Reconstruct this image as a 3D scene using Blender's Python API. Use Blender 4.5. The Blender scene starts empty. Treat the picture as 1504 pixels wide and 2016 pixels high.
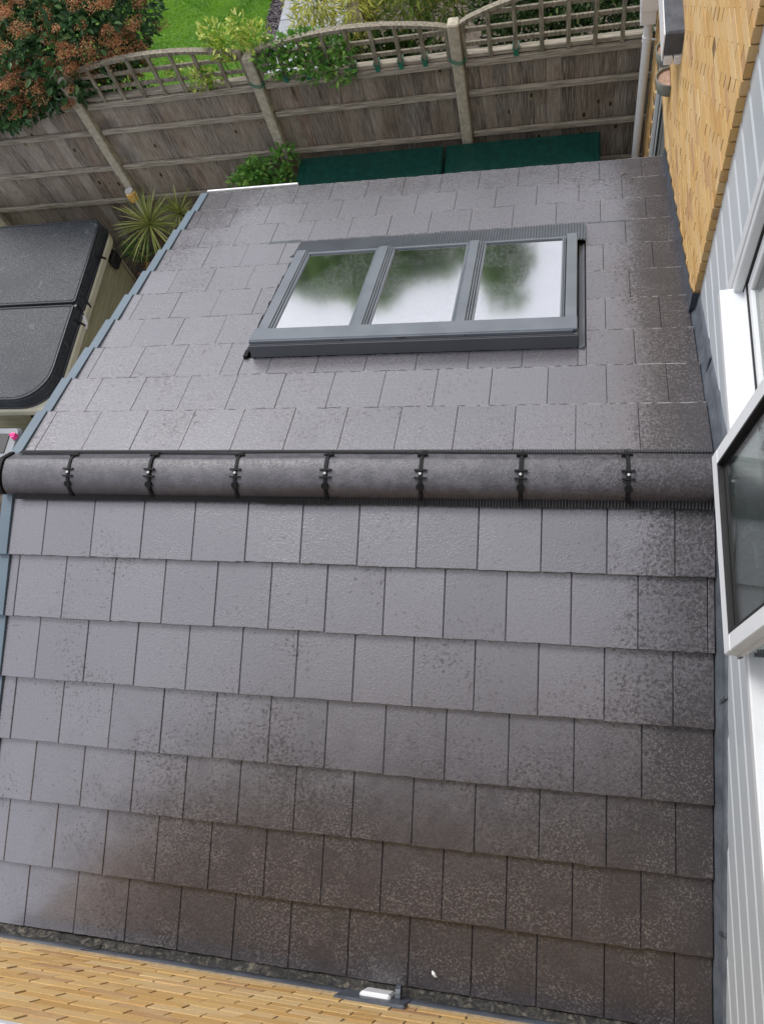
import bpy, math, random
from mathutils import Matrix, Vector, noise
random.seed(7)
rad = math.radians
sc = bpy.context.scene
col = sc.collection

# ------------------------------------------------------------------ camera
CAM = Vector((-0.6588818, -1.7807041, 3.3859010))
RR = ((0.97305112, 0.1079686, -0.2037506), (0.01617224, -0.91338546, -0.40677446), (-0.23002171, 0.39251724, -0.89051683))
cd = bpy.data.cameras.new('camera'); cam = bpy.data.objects.new('camera', cd); col.objects.link(cam)
cd.sensor_fit = 'VERTICAL'; cd.sensor_height = 36.0; cd.lens = 36 * 1545.748 / 2016
cd.clip_start = 0.02; cd.clip_end = 500
rx, ry, rz = Vector(RR[0]), -Vector(RR[1]), -Vector(RR[2])
cam.matrix_world = Matrix(((rx.x, ry.x, rz.x, CAM.x), (rx.y, ry.y, rz.y, CAM.y), (rx.z, ry.z, rz.z, CAM.z), (0, 0, 0, 1)))
sc.camera = cam

# ------------------------------------------------------------------ sky, sun, exposure
SUN_EL, SUN_ROT = rad(54), rad(-42)
w = bpy.data.worlds.new('World'); sc.world = w; w.use_nodes = True
nt = w.node_tree; bg = nt.nodes['Background']
sky = nt.nodes.new('ShaderNodeTexSky'); sky.sky_type = 'NISHITA'; sky.sun_disc = False
sky.sun_elevation = SUN_EL; sky.sun_rotation = SUN_ROT; sky.air_density = 1.0; sky.dust_density = 4.0; sky.ozone_density = 1.0
hs = nt.nodes.new('ShaderNodeHueSaturation'); hs.inputs['Saturation'].default_value = 0.16      # overcast: nearly colourless sky
nt.links.new(sky.outputs[0], hs.inputs['Color'])
gain = nt.nodes.new('ShaderNodeMix'); gain.data_type = 'RGBA'; gain.blend_type = 'MULTIPLY'; gain.inputs[0].default_value = 1
gain.inputs[7].default_value = (1.0, 0.98, 1.02, 1)
nt.links.new(hs.outputs[0], gain.inputs[6])
deck = nt.nodes.new('ShaderNodeMix'); deck.data_type = 'RGBA'; deck.inputs[0].default_value = .62      # even cloud deck over the clear-sky model
cn_ = nt.nodes.new('ShaderNodeTexNoise'); cn_.inputs['Scale'].default_value = 2.2; cn_.inputs['Detail'].default_value = 4
cr_ = nt.nodes.new('ShaderNodeMix'); cr_.data_type = 'RGBA'; cr_.inputs[6].default_value = (4.7, 4.9, 5.7, 1); cr_.inputs[7].default_value = (6.6, 6.65, 7.3, 1)
nt.links.new(cn_.outputs[0], cr_.inputs[0]); nt.links.new(cr_.outputs[2], deck.inputs[7])
nt.links.new(gain.outputs[2], deck.inputs[6]); nt.links.new(deck.outputs[2], bg.inputs[0])
bg.inputs[1].default_value = 0.15
sd = bpy.data.lights.new('sun', 'SUN'); sd.energy = 1.5; sd.angle = rad(20); sd.color = (1, 0.96, 0.9)
so = bpy.data.objects.new('sun', sd); col.objects.link(so)
sdir = Vector((math.sin(SUN_ROT) * math.cos(SUN_EL), math.cos(SUN_ROT) * math.cos(SUN_EL), math.sin(SUN_EL)))
so.rotation_euler = sdir.to_track_quat('Z', 'Y').to_euler()
sc.view_settings.view_transform = 'Standard'; sc.view_settings.look = 'None'
sc.view_settings.exposure = 0.40; sc.view_settings.gamma = 1

# ------------------------------------------------------------------ helpers
GZ = -3.3
AL = 0.3576; CA, SA = math.cos(AL), math.sin(AL)
def FP(x, s, h): return (x, s * CA + h * SA, -s * SA + h * CA)      # far slope
def NP_(x, s, h): return (x, -s * CA - h * SA, -s * SA + h * CA)    # near slope
def tag(o, label=None, cat=None, group=None, kind=None):
    if label: o['label'] = label
    if cat: o['category'] = cat
    if group: o['group'] = group
    if kind: o['kind'] = kind
    return o
def empty(name, loc=(0, 0, 0)):
    o = bpy.data.objects.new(name, None); col.objects.link(o); o.location = loc; o.empty_display_size = 0.1
    return o
class MB:
    def __init__(s): s.v = []; s.f = []; s.r = []
    def add(s, vs, fs, r=None):
        n = len(s.v); s.v += [tuple(p) for p in vs]; s.f += [tuple(i + n for i in f) for f in fs]
        if r is None: r = random.random()
        s.r += [r] * len(fs)
    def hexa(s, p, r=None):   # p: 8 points, bottom 4 (ccw) then top 4
        s.add(p, [(3, 2, 1, 0), (4, 5, 6, 7), (0, 1, 5, 4), (1, 2, 6, 5), (2, 3, 7, 6), (3, 0, 4, 7)], r)
    def box(s, x0, x1, y0, y1, z0, z1, r=None, F=None):
        p = [(x0, y0, z0), (x1, y0, z0), (x1, y1, z0), (x0, y1, z0), (x0, y0, z1), (x1, y0, z1), (x1, y1, z1), (x0, y1, z1)]
        if F: p = [F(*q) for q in p]
        s.hexa(p, r)
    def cbox(s, x0, x1, y0, y1, z0, z1, c=0.004, r=None, F=None):   # box with chamfered edges
        X, Y, Z = (x0, x1), (y0, y1), (z0, z1)
        vs = []; idx = {}
        for i in (0, 1):
            for j in (0, 1):
                for k in (0, 1):
                    sx, sy, sz = (1 - 2 * i) * c, (1 - 2 * j) * c, (1 - 2 * k) * c
                    idx[i, j, k, 'x'] = len(vs); vs.append((X[i], Y[j] + sy, Z[k] + sz))
                    idx[i, j, k, 'y'] = len(vs); vs.append((X[i] + sx, Y[j], Z[k] + sz))
                    idx[i, j, k, 'z'] = len(vs); vs.append((X[i] + sx, Y[j] + sy, Z[k]))
        fs = []
        I = lambda *a: idx[a]
        for i in (0, 1):
            fs.append([I(i, 0, 0, 'x'), I(i, 1, 0, 'x'), I(i, 1, 1, 'x'), I(i, 0, 1, 'x')])
            fs.append([I(0, i, 0, 'y'), I(1, i, 0, 'y'), I(1, i, 1, 'y'), I(0, i, 1, 'y')])
            fs.append([I(0, 0, i, 'z'), I(1, 0, i, 'z'), I(1, 1, i, 'z'), I(0, 1, i, 'z')])
            for j in (0, 1):
                fs.append([I(i, j, 0, 'x'), I(i, j, 1, 'x'), I(i, j, 1, 'y'), I(i, j, 0, 'y')])
                fs.append([I(i, 0, j, 'x'), I(i, 1, j, 'x'), I(i, 1, j, 'z'), I(i, 0, j, 'z')])
                fs.append([I(0, i, j, 'y'), I(1, i, j, 'y'), I(1, i, j, 'z'), I(0, i, j, 'z')])
                for k in (0, 1): fs.append([I(i, j, k, 'x'), I(i, j, k, 'y'), I(i, j, k, 'z')])
        cen = Vector(((x0 + x1) / 2, (y0 + y1) / 2, (z0 + z1) / 2)); out = []
        for f in fs:
            a, b, d = (Vector(vs[q]) for q in f[:3]); nn = (b - a).cross(d - a)
            fc = sum((Vector(vs[q]) for q in f), Vector()) / len(f)
            out.append(f if nn.dot(fc - cen) > 0 else f[::-1])
        if F: vs = [F(*q) for q in vs]
        s.add(vs, out, r)
    def tube(s, pts, radii, n=8, cap=True, r=None):
        if not hasattr(radii, '__len__'): radii = [radii] * len(pts)
        pts = [Vector(p) for p in pts]; vs = []; fs = []
        up = Vector((0, 0, 1)); prev = None
        for i, p in enumerate(pts):
            d = (pts[min(i + 1, len(pts) - 1)] - pts[max(i - 1, 0)]).normalized()
            a = d.cross(up if abs(d.z) < .95 else Vector((1, 0, 0))).normalized()
            if prev and a.dot(prev) < 0: a = -a
            prev = a; b = d.cross(a)
            for k in range(n):
                t = 2 * math.pi * k / n; vs.append(p + (a * math.cos(t) + b * math.sin(t)) * radii[i])
        for i in range(len(pts) - 1):
            for k in range(n): fs.append((i * n + k, i * n + (k + 1) % n, (i + 1) * n + (k + 1) % n, (i + 1) * n + k))
        if cap: fs.append(tuple(range(n))[::-1]); fs.append(tuple((len(pts) - 1) * n + k for k in range(n)))
        s.add(vs, fs, r)
    def extr(s, prof, x0, x1, F=None, close=True, r=None, nx=1):     # profile of (a,b) extruded along the first axis
        n = len(prof); vs = []; fs = []
        for i in range(nx + 1):
            x = x0 + (x1 - x0) * i / nx
            for a, b in prof: vs.append(F(x, a, b) if F else (x, a, b))
        m = n if close else n - 1
        for i in range(nx):
            for k in range(m): fs.append((i * n + k, i * n + (k + 1) % n, (i + 1) * n + (k + 1) % n, (i + 1) * n + k))
        if close: fs.append(tuple(range(n))); fs.append(tuple(nx * n + k for k in range(n))[::-1])
        s.add(vs, fs, r)
    def build(s, name, mat, parent=None, smooth=False, fix=True):
        me = bpy.data.meshes.new(name); me.from_pydata(s.v, [], s.f); me.update()
        at = me.attributes.new('rnd', 'FLOAT', 'FACE'); at.data.foreach_set('value', s.r)
        me.materials.append(mat)
        if fix:
            import bmesh
            bm = bmesh.new(); bm.from_mesh(me); bmesh.ops.recalc_face_normals(bm, faces=bm.faces); bm.to_mesh(me); bm.free()
        if smooth:
            for p in me.polygons: p.use_smooth = True
        o = bpy.data.objects.new(name, me); col.objects.link(o)
        if parent: o.parent = parent; o.matrix_parent_inverse = Matrix.Translation(-parent.location)
        return o

# ------------------------------------------------------------------ materials
class Mat:
    def __init__(s, name, base=(.5, .5, .5), rough=.6, spec=.5, metal=0):
        s.m = bpy.data.materials.new(name); s.m.use_nodes = True; s.nt = s.m.node_tree
        s.b = s.nt.nodes['Principled BSDF']; s.b.inputs['Base Color'].default_value = (*base, 1)
        s.b.inputs['Roughness'].default_value = rough; s.b.inputs['Specular IOR Level'].default_value = spec
        s.b.inputs['Metallic'].default_value = metal
        s.tc = s.nt.nodes.new('ShaderNodeTexCoord')
    def n(s, t, **k):
        x = s.nt.nodes.new(t)
        for a, b in k.items(): setattr(x, a, b)
        return x
    def l(s, a, b): s.nt.links.new(a, b)
    def coord(s, scale=(1, 1, 1), rot=(0, 0, 0)):
        mp = s.n('ShaderNodeMapping'); mp.inputs['Scale'].default_value = scale; mp.inputs['Rotation'].default_value = rot
        s.l(s.tc.outputs['Object'], mp.inputs[0]); return mp.outputs[0]
    def noise(s, scale, detail=4, rough=.5, co=None, dist=0):
        x = s.n('ShaderNodeTexNoise'); x.inputs['Scale'].default_value = scale; x.inputs['Detail'].default_value = detail
        x.inputs['Roughness'].default_value = rough; x.inputs['Distortion'].default_value = dist
        s.l(co or s.tc.outputs['Object'], x.inputs['Vector']); return x.outputs[0]
    def voro(s, scale, co=None, feature='F1'):
        x = s.n('ShaderNodeTexVoronoi'); x.feature = feature; x.inputs['Scale'].default_value = scale
        s.l(co or s.tc.outputs['Object'], x.inputs['Vector']); return x.outputs['Distance']
    def ramp(s, f, stops, interp='LINEAR'):
        x = s.n('ShaderNodeValToRGB'); x.color_ramp.interpolation = interp; cr = x.color_ramp
        while len(cr.elements) < len(stops): cr.elements.new(0.5)
        for e, (p, c) in zip(cr.elements, stops):
            e.position = p; e.color = (*c, 1) if hasattr(c, '__len__') else (c, c, c, 1)
        s.l(f, x.inputs[0]); return x.outputs[0]
    def mix(s, f, a, b, mode='MIX'):
        x = s.n('ShaderNodeMix'); x.data_type = 'RGBA'; x.blend_type = mode
        for i, v in ((0, f), (6, a), (7, b)):
            sock = x.inputs[i]
            if isinstance(v, (int, float)): sock.default_value = v if i == 0 else (v, v, v, 1)
            elif isinstance(v, tuple): sock.default_value = (*v, 1)
            else: s.l(v, sock)
        return x.outputs[2]
    def math(s, op, a, b=0, c=None):
        x = s.n('ShaderNodeMath'); x.operation = op
        for i, v in enumerate((a, b) if c is None else (a, b, c)):
            if isinstance(v, (int, float)): x.inputs[i].default_value = v
            else: s.l(v, x.inputs[i])
        return x.outputs[0]
    def attr(s):
        x = s.n('ShaderNodeAttribute'); x.attribute_name = 'rnd'; return x.outputs['Fac']
    def axis(s, ax):
        x = s.n('ShaderNodeSeparateXYZ'); s.l(s.tc.outputs['Object'], x.inputs[0]); return x.outputs[ax]
    def mapr(s, v, a, b, c=0, d=1):
        x = s.n('ShaderNodeMapRange'); x.interpolation_type = 'SMOOTHSTEP'
        s.l(v, x.inputs[0])
        for i, q in zip((1, 2, 3, 4), (a, b, c, d)): x.inputs[i].default_value = q
        return x.outputs[0]
    def color(s, c): s.l(c, s.b.inputs['Base Color'])
    def rough(s, c): s.l(c, s.b.inputs['Roughness'])
    def bump(s, h, strength=.3, dist=.01):
        x = s.n('ShaderNodeBump'); x.inputs['Strength'].default_value = strength; x.inputs['Distance'].default_value = dist
        s.l(h, x.inputs['Height'])
        old = s.b.inputs['Normal'].links
        if old: s.l(old[0].from_socket, x.inputs['Normal'])
        s.l(x.outputs[0], s.b.inputs['Normal'])

def tile_mat(name, near=True):
    m = Mat(name, rough=.35)
    x = m.axis('X'); y = m.axis('Y')
    big = m.noise(2.2, 4, .6); fine = m.noise(60, 5, .65); speck = m.noise(62, 5, .70, dist=.3)
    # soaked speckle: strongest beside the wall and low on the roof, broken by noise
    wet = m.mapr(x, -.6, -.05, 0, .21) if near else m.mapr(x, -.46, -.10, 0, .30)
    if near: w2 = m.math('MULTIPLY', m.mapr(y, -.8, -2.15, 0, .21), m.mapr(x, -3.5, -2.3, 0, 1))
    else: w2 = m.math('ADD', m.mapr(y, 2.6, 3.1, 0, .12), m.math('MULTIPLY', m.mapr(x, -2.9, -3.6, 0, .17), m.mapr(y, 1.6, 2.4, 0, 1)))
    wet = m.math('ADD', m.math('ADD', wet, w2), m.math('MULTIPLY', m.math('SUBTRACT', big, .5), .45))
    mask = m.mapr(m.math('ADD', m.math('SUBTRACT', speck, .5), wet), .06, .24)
    at = m.attr()
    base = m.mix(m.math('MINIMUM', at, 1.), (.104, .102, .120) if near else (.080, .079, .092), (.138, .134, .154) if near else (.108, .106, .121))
    base = m.mix(m.math('MULTIPLY', m.mapr(big, .45, .75), .3), base, (.135, .122, .132))
    base = m.mix(m.math('MULTIPLY', m.mapr(fine, .4, .7), .35), base, (.085, .082, .092))
    # broad dark tone: broken, darker towards the foot of the slope and beside the wall
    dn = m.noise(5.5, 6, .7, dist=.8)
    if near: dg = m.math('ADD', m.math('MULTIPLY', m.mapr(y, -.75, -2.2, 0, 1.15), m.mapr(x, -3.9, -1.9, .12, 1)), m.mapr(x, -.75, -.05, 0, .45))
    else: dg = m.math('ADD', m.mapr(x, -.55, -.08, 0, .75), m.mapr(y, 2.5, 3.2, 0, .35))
    broad_dark = m.mapr(m.math('ADD', dg, m.math('MULTIPLY', m.math('SUBTRACT', dn, .5), .9)), .10, 1.05)
    base = m.mix(m.math('MULTIPLY', broad_dark, .86), base, m.mix(m.noise(3, 3), (.034, .033, .039), (.048, .042, .047)))
    dark = m.mix(m.noise(9, 3), (.015, .0135, .016), (.036, .030, .033))
    c = m.mix(m.math('MULTIPLY', mask, .78), base, dark)
    bl = m.mapr(m.noise(95, 4, .75), .50, .62); bl = m.math('MULTIPLY', bl, m.math('MULTIPLY', m.mapr(wet, .03, .18), m.mapr(m.noise(4.3, 3), .38, .6, .22, 1)))
    c = m.mix(m.math('MULTIPLY', bl, .5), c, (.20, .185, .19))
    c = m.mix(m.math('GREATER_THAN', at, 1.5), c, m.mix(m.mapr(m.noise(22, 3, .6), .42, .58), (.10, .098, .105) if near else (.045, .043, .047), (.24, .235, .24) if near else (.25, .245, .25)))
    m.color(c)
    m.rough(m.mix(mask, m.mapr(fine, .3, .7, .22, .34), .42))
    m.b.inputs['IOR'].default_value = 1.75; m.b.inputs['Specular IOR Level'].default_value = .75
    m.b.inputs['Coat Weight'].default_value = .75; m.b.inputs['Coat Roughness'].default_value = .24; m.b.inputs['Coat IOR'].default_value = 1.6
    dm = m.math('MULTIPLY', m.math('MAXIMUM', m.math('MULTIPLY', mask, .8), m.math('MULTIPLY', broad_dark, .75)), m.math('SUBTRACT', 1., m.math('MULTIPLY', bl, .5)))
    dm = m.math('MAXIMUM', dm, m.math('GREATER_THAN', at, 1.5))
    m.l(m.math('MULTIPLY', m.math('SUBTRACT', .8, m.math('MULTIPLY', dm, .75)), 1. if near else .6), m.b.inputs['Coat Weight'])
    m.l(m.math('SUBTRACT', .75, m.math('MULTIPLY', dm, .5)), m.b.inputs['Specular IOR Level'])
    m.bump(m.noise(12, 3), .05, .003)
    dr = m.math('MULTIPLY', m.mapr(m.noise(95, 3, .6), .48, .62), m.mapr(m.noise(1.7, 2), .3, .6, .35, 1))
    m.bump(m.math('ADD', dr, m.math('MULTIPLY', m.noise(260, 2, .6), .4)), .34, .0016)
    return m.m
M = {}
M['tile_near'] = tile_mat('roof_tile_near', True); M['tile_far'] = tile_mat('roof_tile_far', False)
def simple(name, base, rough, nscale=0, var=.15, bump=0, bscale=80, spec=.5, metal=0):
    m = Mat(name, base, rough, spec, metal)
    if nscale:
        lo = tuple(c * (1 - var) for c in base); hi = tuple(min(1, c * (1 + var)) for c in base)
        m.color(m.mix(m.ramp(m.noise(nscale, 5, .6), [(.3, 0.), (.7, 1.)]), lo, hi))
    if bump: m.bump(m.noise(bscale, 4, .6), bump, .003)
    return m.m
m = Mat('ridge_tile', rough=.40)
sp = m.noise(70, 5, .72, dist=.3); msk = m.mapr(m.math('ADD', sp, m.mapr(m.axis('X'), -1.2, 0, -.04, .13)), .54, .66)
c = m.mix(m.mapr(m.noise(16, 5, .7), .4, .62), (.082, .082, .093), (.128, .127, .142)); c = m.mix(m.math('MULTIPLY', m.attr(), .35), c, (.062, .060, .068)); c = m.mix(m.math('MULTIPLY', msk, .9), c, (.044, .040, .044)); c = m.mix(m.math('MULTIPLY', m.mapr(m.axis('Y'), -.13, -.175), .5), c, (.050, .040, .044))
m.color(c); m.bump(m.noise(180, 4, .7), .3, .002); m.bump(m.mapr(m.noise(95, 3, .6), .48, .62), .4, .0018); M['ridge'] = m.m
M['black_plastic'] = Mat('black_plastic', (.012, .012, .013), .6, .2).m
M['comb'] = Mat('ridge_roll', (.075, .077, .083), .42).m
M['verge'] = simple('blue_grey_trim', (.115, .16, .195), .42, 3, .1, .05)
M['fascia'] = simple('white_plastic', (.78, .79, .80), .35, 6, .04)
M['screw'] = Mat('white_screw', (.62, .62, .62), .4).m
m = Mat('lead', rough=.45)
nn = m.noise(7, 6, .65)
c = m.mix(m.ramp(nn, [(.3, 0.), (.7, 1.)]), (.05, .062, .078), (.135, .155, .18)); c = m.mix(m.mapr(m.noise(60, 5, .7), .58, .7, 0, .35), c, (.33, .34, .35))
m.color(c); m.bump(m.noise(14, 5, .6), .5, .012); M['lead'] = m.m
m = Mat('dark_lead', rough=.42); nn = m.noise(9, 6, .65)
m.color(m.mix(m.ramp(nn, [(.3, 0.), (.7, 1.)]), (.035, .042, .055), (.10, .115, .14))); m.bump(m.noise(18, 5, .6), .5, .01); M['dark_lead'] = m.m
m = Mat('frame_grey', rough=.36)
m.color(m.mix(m.mapr(m.noise(5, 3), .3, .7), (.128, .148, .170), (.155, .177, .200))); m.bump(m.noise(160, 2), .06, .001); M['frame'] = m.m
M['frame_dark'] = Mat('frame_dark_groove', (.03, .033, .04), .5).m
m = Mat('roof_glass', (.012, .022, .014), .02, .8)
gl = m.n('ShaderNodeBsdfGlossy'); gl.inputs['Roughness'].default_value = .085; gl.inputs['Color'].default_value = (.86, .87, .88, 1)
mxs = m.n('ShaderNodeMixShader'); mxs.inputs[0].default_value = .74
m.bump(m.math('MULTIPLY', m.mapr(m.noise(190, 2, .5), .60, .68), m.mapr(m.noise(2.0, 2), .40, .6)), .25, .0008)
m.l(m.b.inputs['Normal'].links[0].from_socket, gl.inputs['Normal'])
out = m.nt.nodes['Material Output']; m.l(m.b.outputs[0], mxs.inputs[1]); m.l(gl.outputs[0], mxs.inputs[2]); m.l(mxs.outputs[0], out.inputs[0])
M['roof_glass'] = m.m
m = Mat('yellow_stock_brick', rough=.8)
a = m.attr()
c = m.ramp(a, [(0, (.49, .285, .09)), (.25, (.62, .41, .16)), (.45, (.56, .34, .115)), (.7, (.64, .46, .22)), (.86, (.57, .37, .17)), (.95, (.47, .28, .12)), (1, (.40, .23, .11))])
c = m.mix(m.mapr(m.noise(11, 5, .65), .45, .75, 0, .55), c, (.62, .45, .24)); c = m.mix(m.mapr(m.noise(45, 5, .7), .62, .74, 0, .4), c, (.40, .23, .10))
m.color(c); m.bump(m.noise(70, 5, .7), .5, .005); M['brick'] = m.m
M['mortar'] = simple('mortar', (.30, .23, .14), .9, 40, .25, .4, 120)
M['mortar_dark'] = simple('mortar_dark', (.20, .125, .06), .9, 40, .25, .3, 120)
m = Mat('pale_cladding', rough=.33)
m.color(m.mix(m.mapr(m.noise(1.3, 3), .35, .65), (.47, .52, .55), (.52, .565, .59))); m.bump(m.noise(5, 2), .03, .003); M['clad'] = m.m
m = Mat('white_upvc', rough=.28)
m.color(m.mix(m.mapr(m.noise(6, 5, .6), .45, .75, 0, .5), (.70, .73, .745), (.62, .65, .66))); M['upvc'] = m.m
M['gasket'] = Mat('black_gasket', (.012, .012, .014), .5).m
m = Mat('window_glass', (.02, .025, .025), .01, .8)
gl = m.n('ShaderNodeBsdfGlossy'); gl.inputs['Roughness'].default_value = .01
tr = m.n('ShaderNodeBsdfTransparent'); tr.inputs['Color'].default_value = (.90, .95, .93, 1)
lw = m.n('ShaderNodeLayerWeight'); lw.inputs[0].default_value = .45
mxs = m.n('ShaderNodeMixShader'); m.l(m.mapr(lw.outputs['Fresnel'], 0, 1, .12, .8), mxs.inputs[0])
m.l(tr.outputs[0], mxs.inputs[1]); m.l(gl.outputs[0], mxs.inputs[2]); m.l(mxs.outputs[0], m.nt.nodes['Material Output'].inputs[0])
bp = m.n('ShaderNodeBump'); bp.inputs['Strength'].default_value = .4; bp.inputs['Distance'].default_value = .001
m.l(m.mapr(m.noise(140, 2), .62, .7), bp.inputs['Height']); m.l(bp.outputs[0], gl.inputs['Normal'])
M['glass'] = m.m
M['unseen_dark_glass'] = Mat('unseen_window_glass', (.010, .012, .014), .45, .12).m  # for the added window out of view, keeps roof reflections dark
M['interior'] = simple('room_plaster', (.62, .65, .63), .8, 3)
m = Mat('mossy_mortar', rough=.85)
nn = m.noise(28, 6, .75, dist=1.0)
c = m.ramp(nn, [(.30, (.010, .010, .010)), (.46, (.032, .031, .030)), (.56, (.075, .070, .060)), (.64, (.20, .18, .14)), (.74, (.05, .04, .028))])
m.color(c); m.bump(nn, .9, .02); M['moss'] = m.m
# fence timber: grain runs along Z, knots, silvery weathering, each board its own tone
m = Mat('weathered_fence_board', rough=.8)
cm = m.n('ShaderNodeCombineXYZ'); sx = m.n('ShaderNodeSeparateXYZ'); m.l(m.tc.outputs['Object'], sx.inputs[0])
m.l(m.math('ADD', sx.outputs[0], m.math('MULTIPLY', m.attr(), 13.7)), cm.inputs[0]); m.l(sx.outputs[1], cm.inputs[1]); m.l(m.math('ADD', sx.outputs[2], m.math('MULTIPLY', m.attr(), 31.)), cm.inputs[2])
mp = m.n('ShaderNodeMapping'); mp.inputs['Scale'].default_value = (14, 3, 1.7); m.l(cm.outputs[0], mp.inputs[0])
grain0 = m.noise(1.6, 3, .5, mp.outputs[0], dist=1.6)
rings = m.math('FRACT', m.math('MULTIPLY', grain0, 17.0)); rings = m.mapr(m.math('ABSOLUTE', m.math('SUBTRACT', rings, .5)), .1, .5)
mp2 = m.n('ShaderNodeMapping'); mp2.inputs['Scale'].default_value = (90, 10, 3.0); m.l(cm.outputs[0], mp2.inputs[0])
streak = m.noise(1.5, 5, .65, mp2.outputs[0])
mp3 = m.n('ShaderNodeMapping'); mp3.inputs['Scale'].default_value = (6.5, 1, 3.4); m.l(cm.outputs[0], mp3.inputs[0])
kn = m.voro(1.0, mp3.outputs[0])
c = m.ramp(m.attr(), [(0, (.12, .10, .085)), (.25, (.27, .235, .195)), (.5, (.37, .33, .27)), (.7, (.26, .195, .14)), (.85, (.46, .42, .365)), (1, (.15, .14, .13))])
c = m.mix(m.math('MULTIPLY', rings, .5), c, (.11, .092, .075))
c = m.mix(m.mapr(streak, .44, .64, 0, .8), c, (.50, .475, .425)); c = m.mix(m.mapr(streak, .46, .3, 0, .65), c, (.065, .054, .045))
c = m.mix(m.mapr(m.noise(1.7, 4, .6), .55, .75, 0, .5), c, (.26, .215, .165)); c = m.mix(m.mapr(m.noise(1.1, 3), .6, .72, 0, .6), c, (.07, .067, .066))
c = m.mix(m.mapr(kn, .16, .24, 0, 1), (.30, .26, .20), c); c = m.mix(m.mapr(kn, .07, .12, 0, 1), (.035, .025, .018), c)
c = m.mix(m.mapr(m.noise(.9, 5, .7, dist=1.), .35, .7, .25, 1.), c, m.mix(1., c, (.72, .66, .58), 'MULTIPLY')); m.color(c); m.bump(streak, .7, .005); m.bump(rings, .2, .002); M['board'] = m.m
def rail_mat(name, a, b, scale):
    m = Mat(name, rough=.8); s1 = m.noise(1.4, 5, .65, m.coord(scale)); c = m.mix(m.mapr(s1, .35, .68), a, b)
    c = m.mix(m.mapr(m.noise(4, 4, .6), .55, .75, 0, .5), c, (.17, .17, .10)); m.color(c); m.bump(s1, .5, .003); return m.m
M['rail'] = rail_mat('weathered_rail', (.19, .17, .13), (.46, .42, .34), (3, 60, 60))
M['slat'] = rail_mat('weathered_slat', (.13, .118, .085), (.33, .30, .225), (40, 40, 5))
M['post'] = simple('concrete_post', (.42, .39, .30), .9, 22, .28, .4, 150)
M['green_tie'] = Mat('green_wire', (.01, .16, .10), .4).m
m = Mat('green_plastic', (.006, .10, .072), .3); m.color(m.mix(m.mapr(m.noise(14, 5, .7), .4, .7), (.002, .042, .033), (.005, .070, .054)))
m.bump(m.noise(120, 3, .6), .25, .003); m.bump(m.noise(3, 2), .25, .02); M['green'] = m.m
m = Mat('spa_cover_vinyl', rough=.5, spec=.28)
nn = m.noise(120, 4, .75); c = m.mix(m.math('MULTIPLY', m.mapr(nn, .50, .60), m.mapr(m.noise(1.1, 3), .35, .6, .25, 1)), (.020, .026, .034), (.13, .14, .145))
c = m.mix(m.mapr(m.noise(2.2, 6, .7, dist=1.5), .62, .72, 0, .5), c, (.20, .22, .23)); m.color(c); m.bump(nn, .4, .003); m.bump(m.noise(3, 3), .3, .03); M['vinyl'] = m.m
M['vinyl_edge'] = simple('dark_vinyl_edge', (.018, .021, .026), .3, 20, .3, .2, 30)
m = Mat('olive_spa_panel', rough=.55); g = m.noise(1.5, 5, .7, m.coord((3, 2.0, 70)))
m.color(m.mix(m.mapr(g, .35, .7), (.30, .29, .18), (.52, .50, .33))); m.bump(g, .3, .003); M['panel'] = m.m
M['cream'] = simple('cream_shell', (.62, .60, .46), .35, 4, .08)
M['black_rubber'] = Mat('black_webbing', (.012, .013, .015), .6).m
M['grey_case'] = simple('grey_case', (.16, .18, .20), .4, 6)
M['pink'] = Mat('pink_plastic', (.85, .05, .28), .4).m
m = Mat('lantern_amber', (.80, .50, .12), .3); m.color(m.mix(m.mapr(m.noise(30, 3), .4, .6), (.85, .62, .22), (.75, .36, .06))); M['amber'] = m.m
M['terracotta'] = simple('terracotta_soil', (.40, .27, .21), .9, 50, .35, .5, 100)
M['grey_glaze'] = simple('grey_green_pot', (.17, .18, .15), .45, 12)
M['pipe'] = simple('grey_white_pipe', (.78, .80, .80), .35, 4, .06)
def leaf_mat(name, stops, rough=.4, tran=.25):
    m = Mat(name, rough=rough); c = m.ramp(m.attr(), stops); c = m.mix(m.mapr(m.noise(9, 2), .35, .65, 0, .35), c, m.mix(1., c, (.55, .6, .5), 'MULTIPLY')); m.color(c)
    t = m.n('ShaderNodeBsdfTranslucent'); m.l(c, t.inputs[0]); mx = m.n('ShaderNodeMixShader'); mx.inputs[0].default_value = tran
    m.l(m.b.outputs[0], mx.inputs[1]); m.l(t.outputs[0], mx.inputs[2]); m.l(mx.outputs[0], m.nt.nodes['Material Output'].inputs[0]); return m.m
M['leaf_dark'] = leaf_mat('viburnum_leaf', [(0, (.02, .055, .02)), (.5, (.045, .13, .04)), (.8, (.09, .21, .065)), (1, (.20, .34, .14))])
M['flower'] = leaf_mat('orange_brown_flower', [(0, (.20, .10, .04)), (.35, (.42, .19, .075)), (.6, (.58, .26, .14)), (.8, (.44, .27, .09)), (1, (.78, .52, .36))], .6, .2)
M['leaf_rose'] = leaf_mat('yellow_green_leaf', [(0, (.12, .26, .03)), (.35, (.30, .48, .06)), (.7, (.60, .70, .13)), (1, (.82, .82, .32))])
M['leaf_green'] = leaf_mat('fresh_green_leaf', [(0, (.05, .16, .03)), (.5, (.14, .36, .06)), (1, (.38, .60, .14))])
M['leaf_bamboo'] = leaf_mat('bamboo_leaf', [(0, (.05, .12, .02)), (.4, (.15, .28, .04)), (.75, (.34, .42, .07)), (1, (.62, .58, .14))])
M['leaf_bamboo_y'] = leaf_mat('golden_bamboo_leaf', [(0, (.24, .30, .04)), (.4, (.50, .54, .08)), (.75, (.72, .70, .14)), (1, (.85, .80, .26))])
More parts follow.
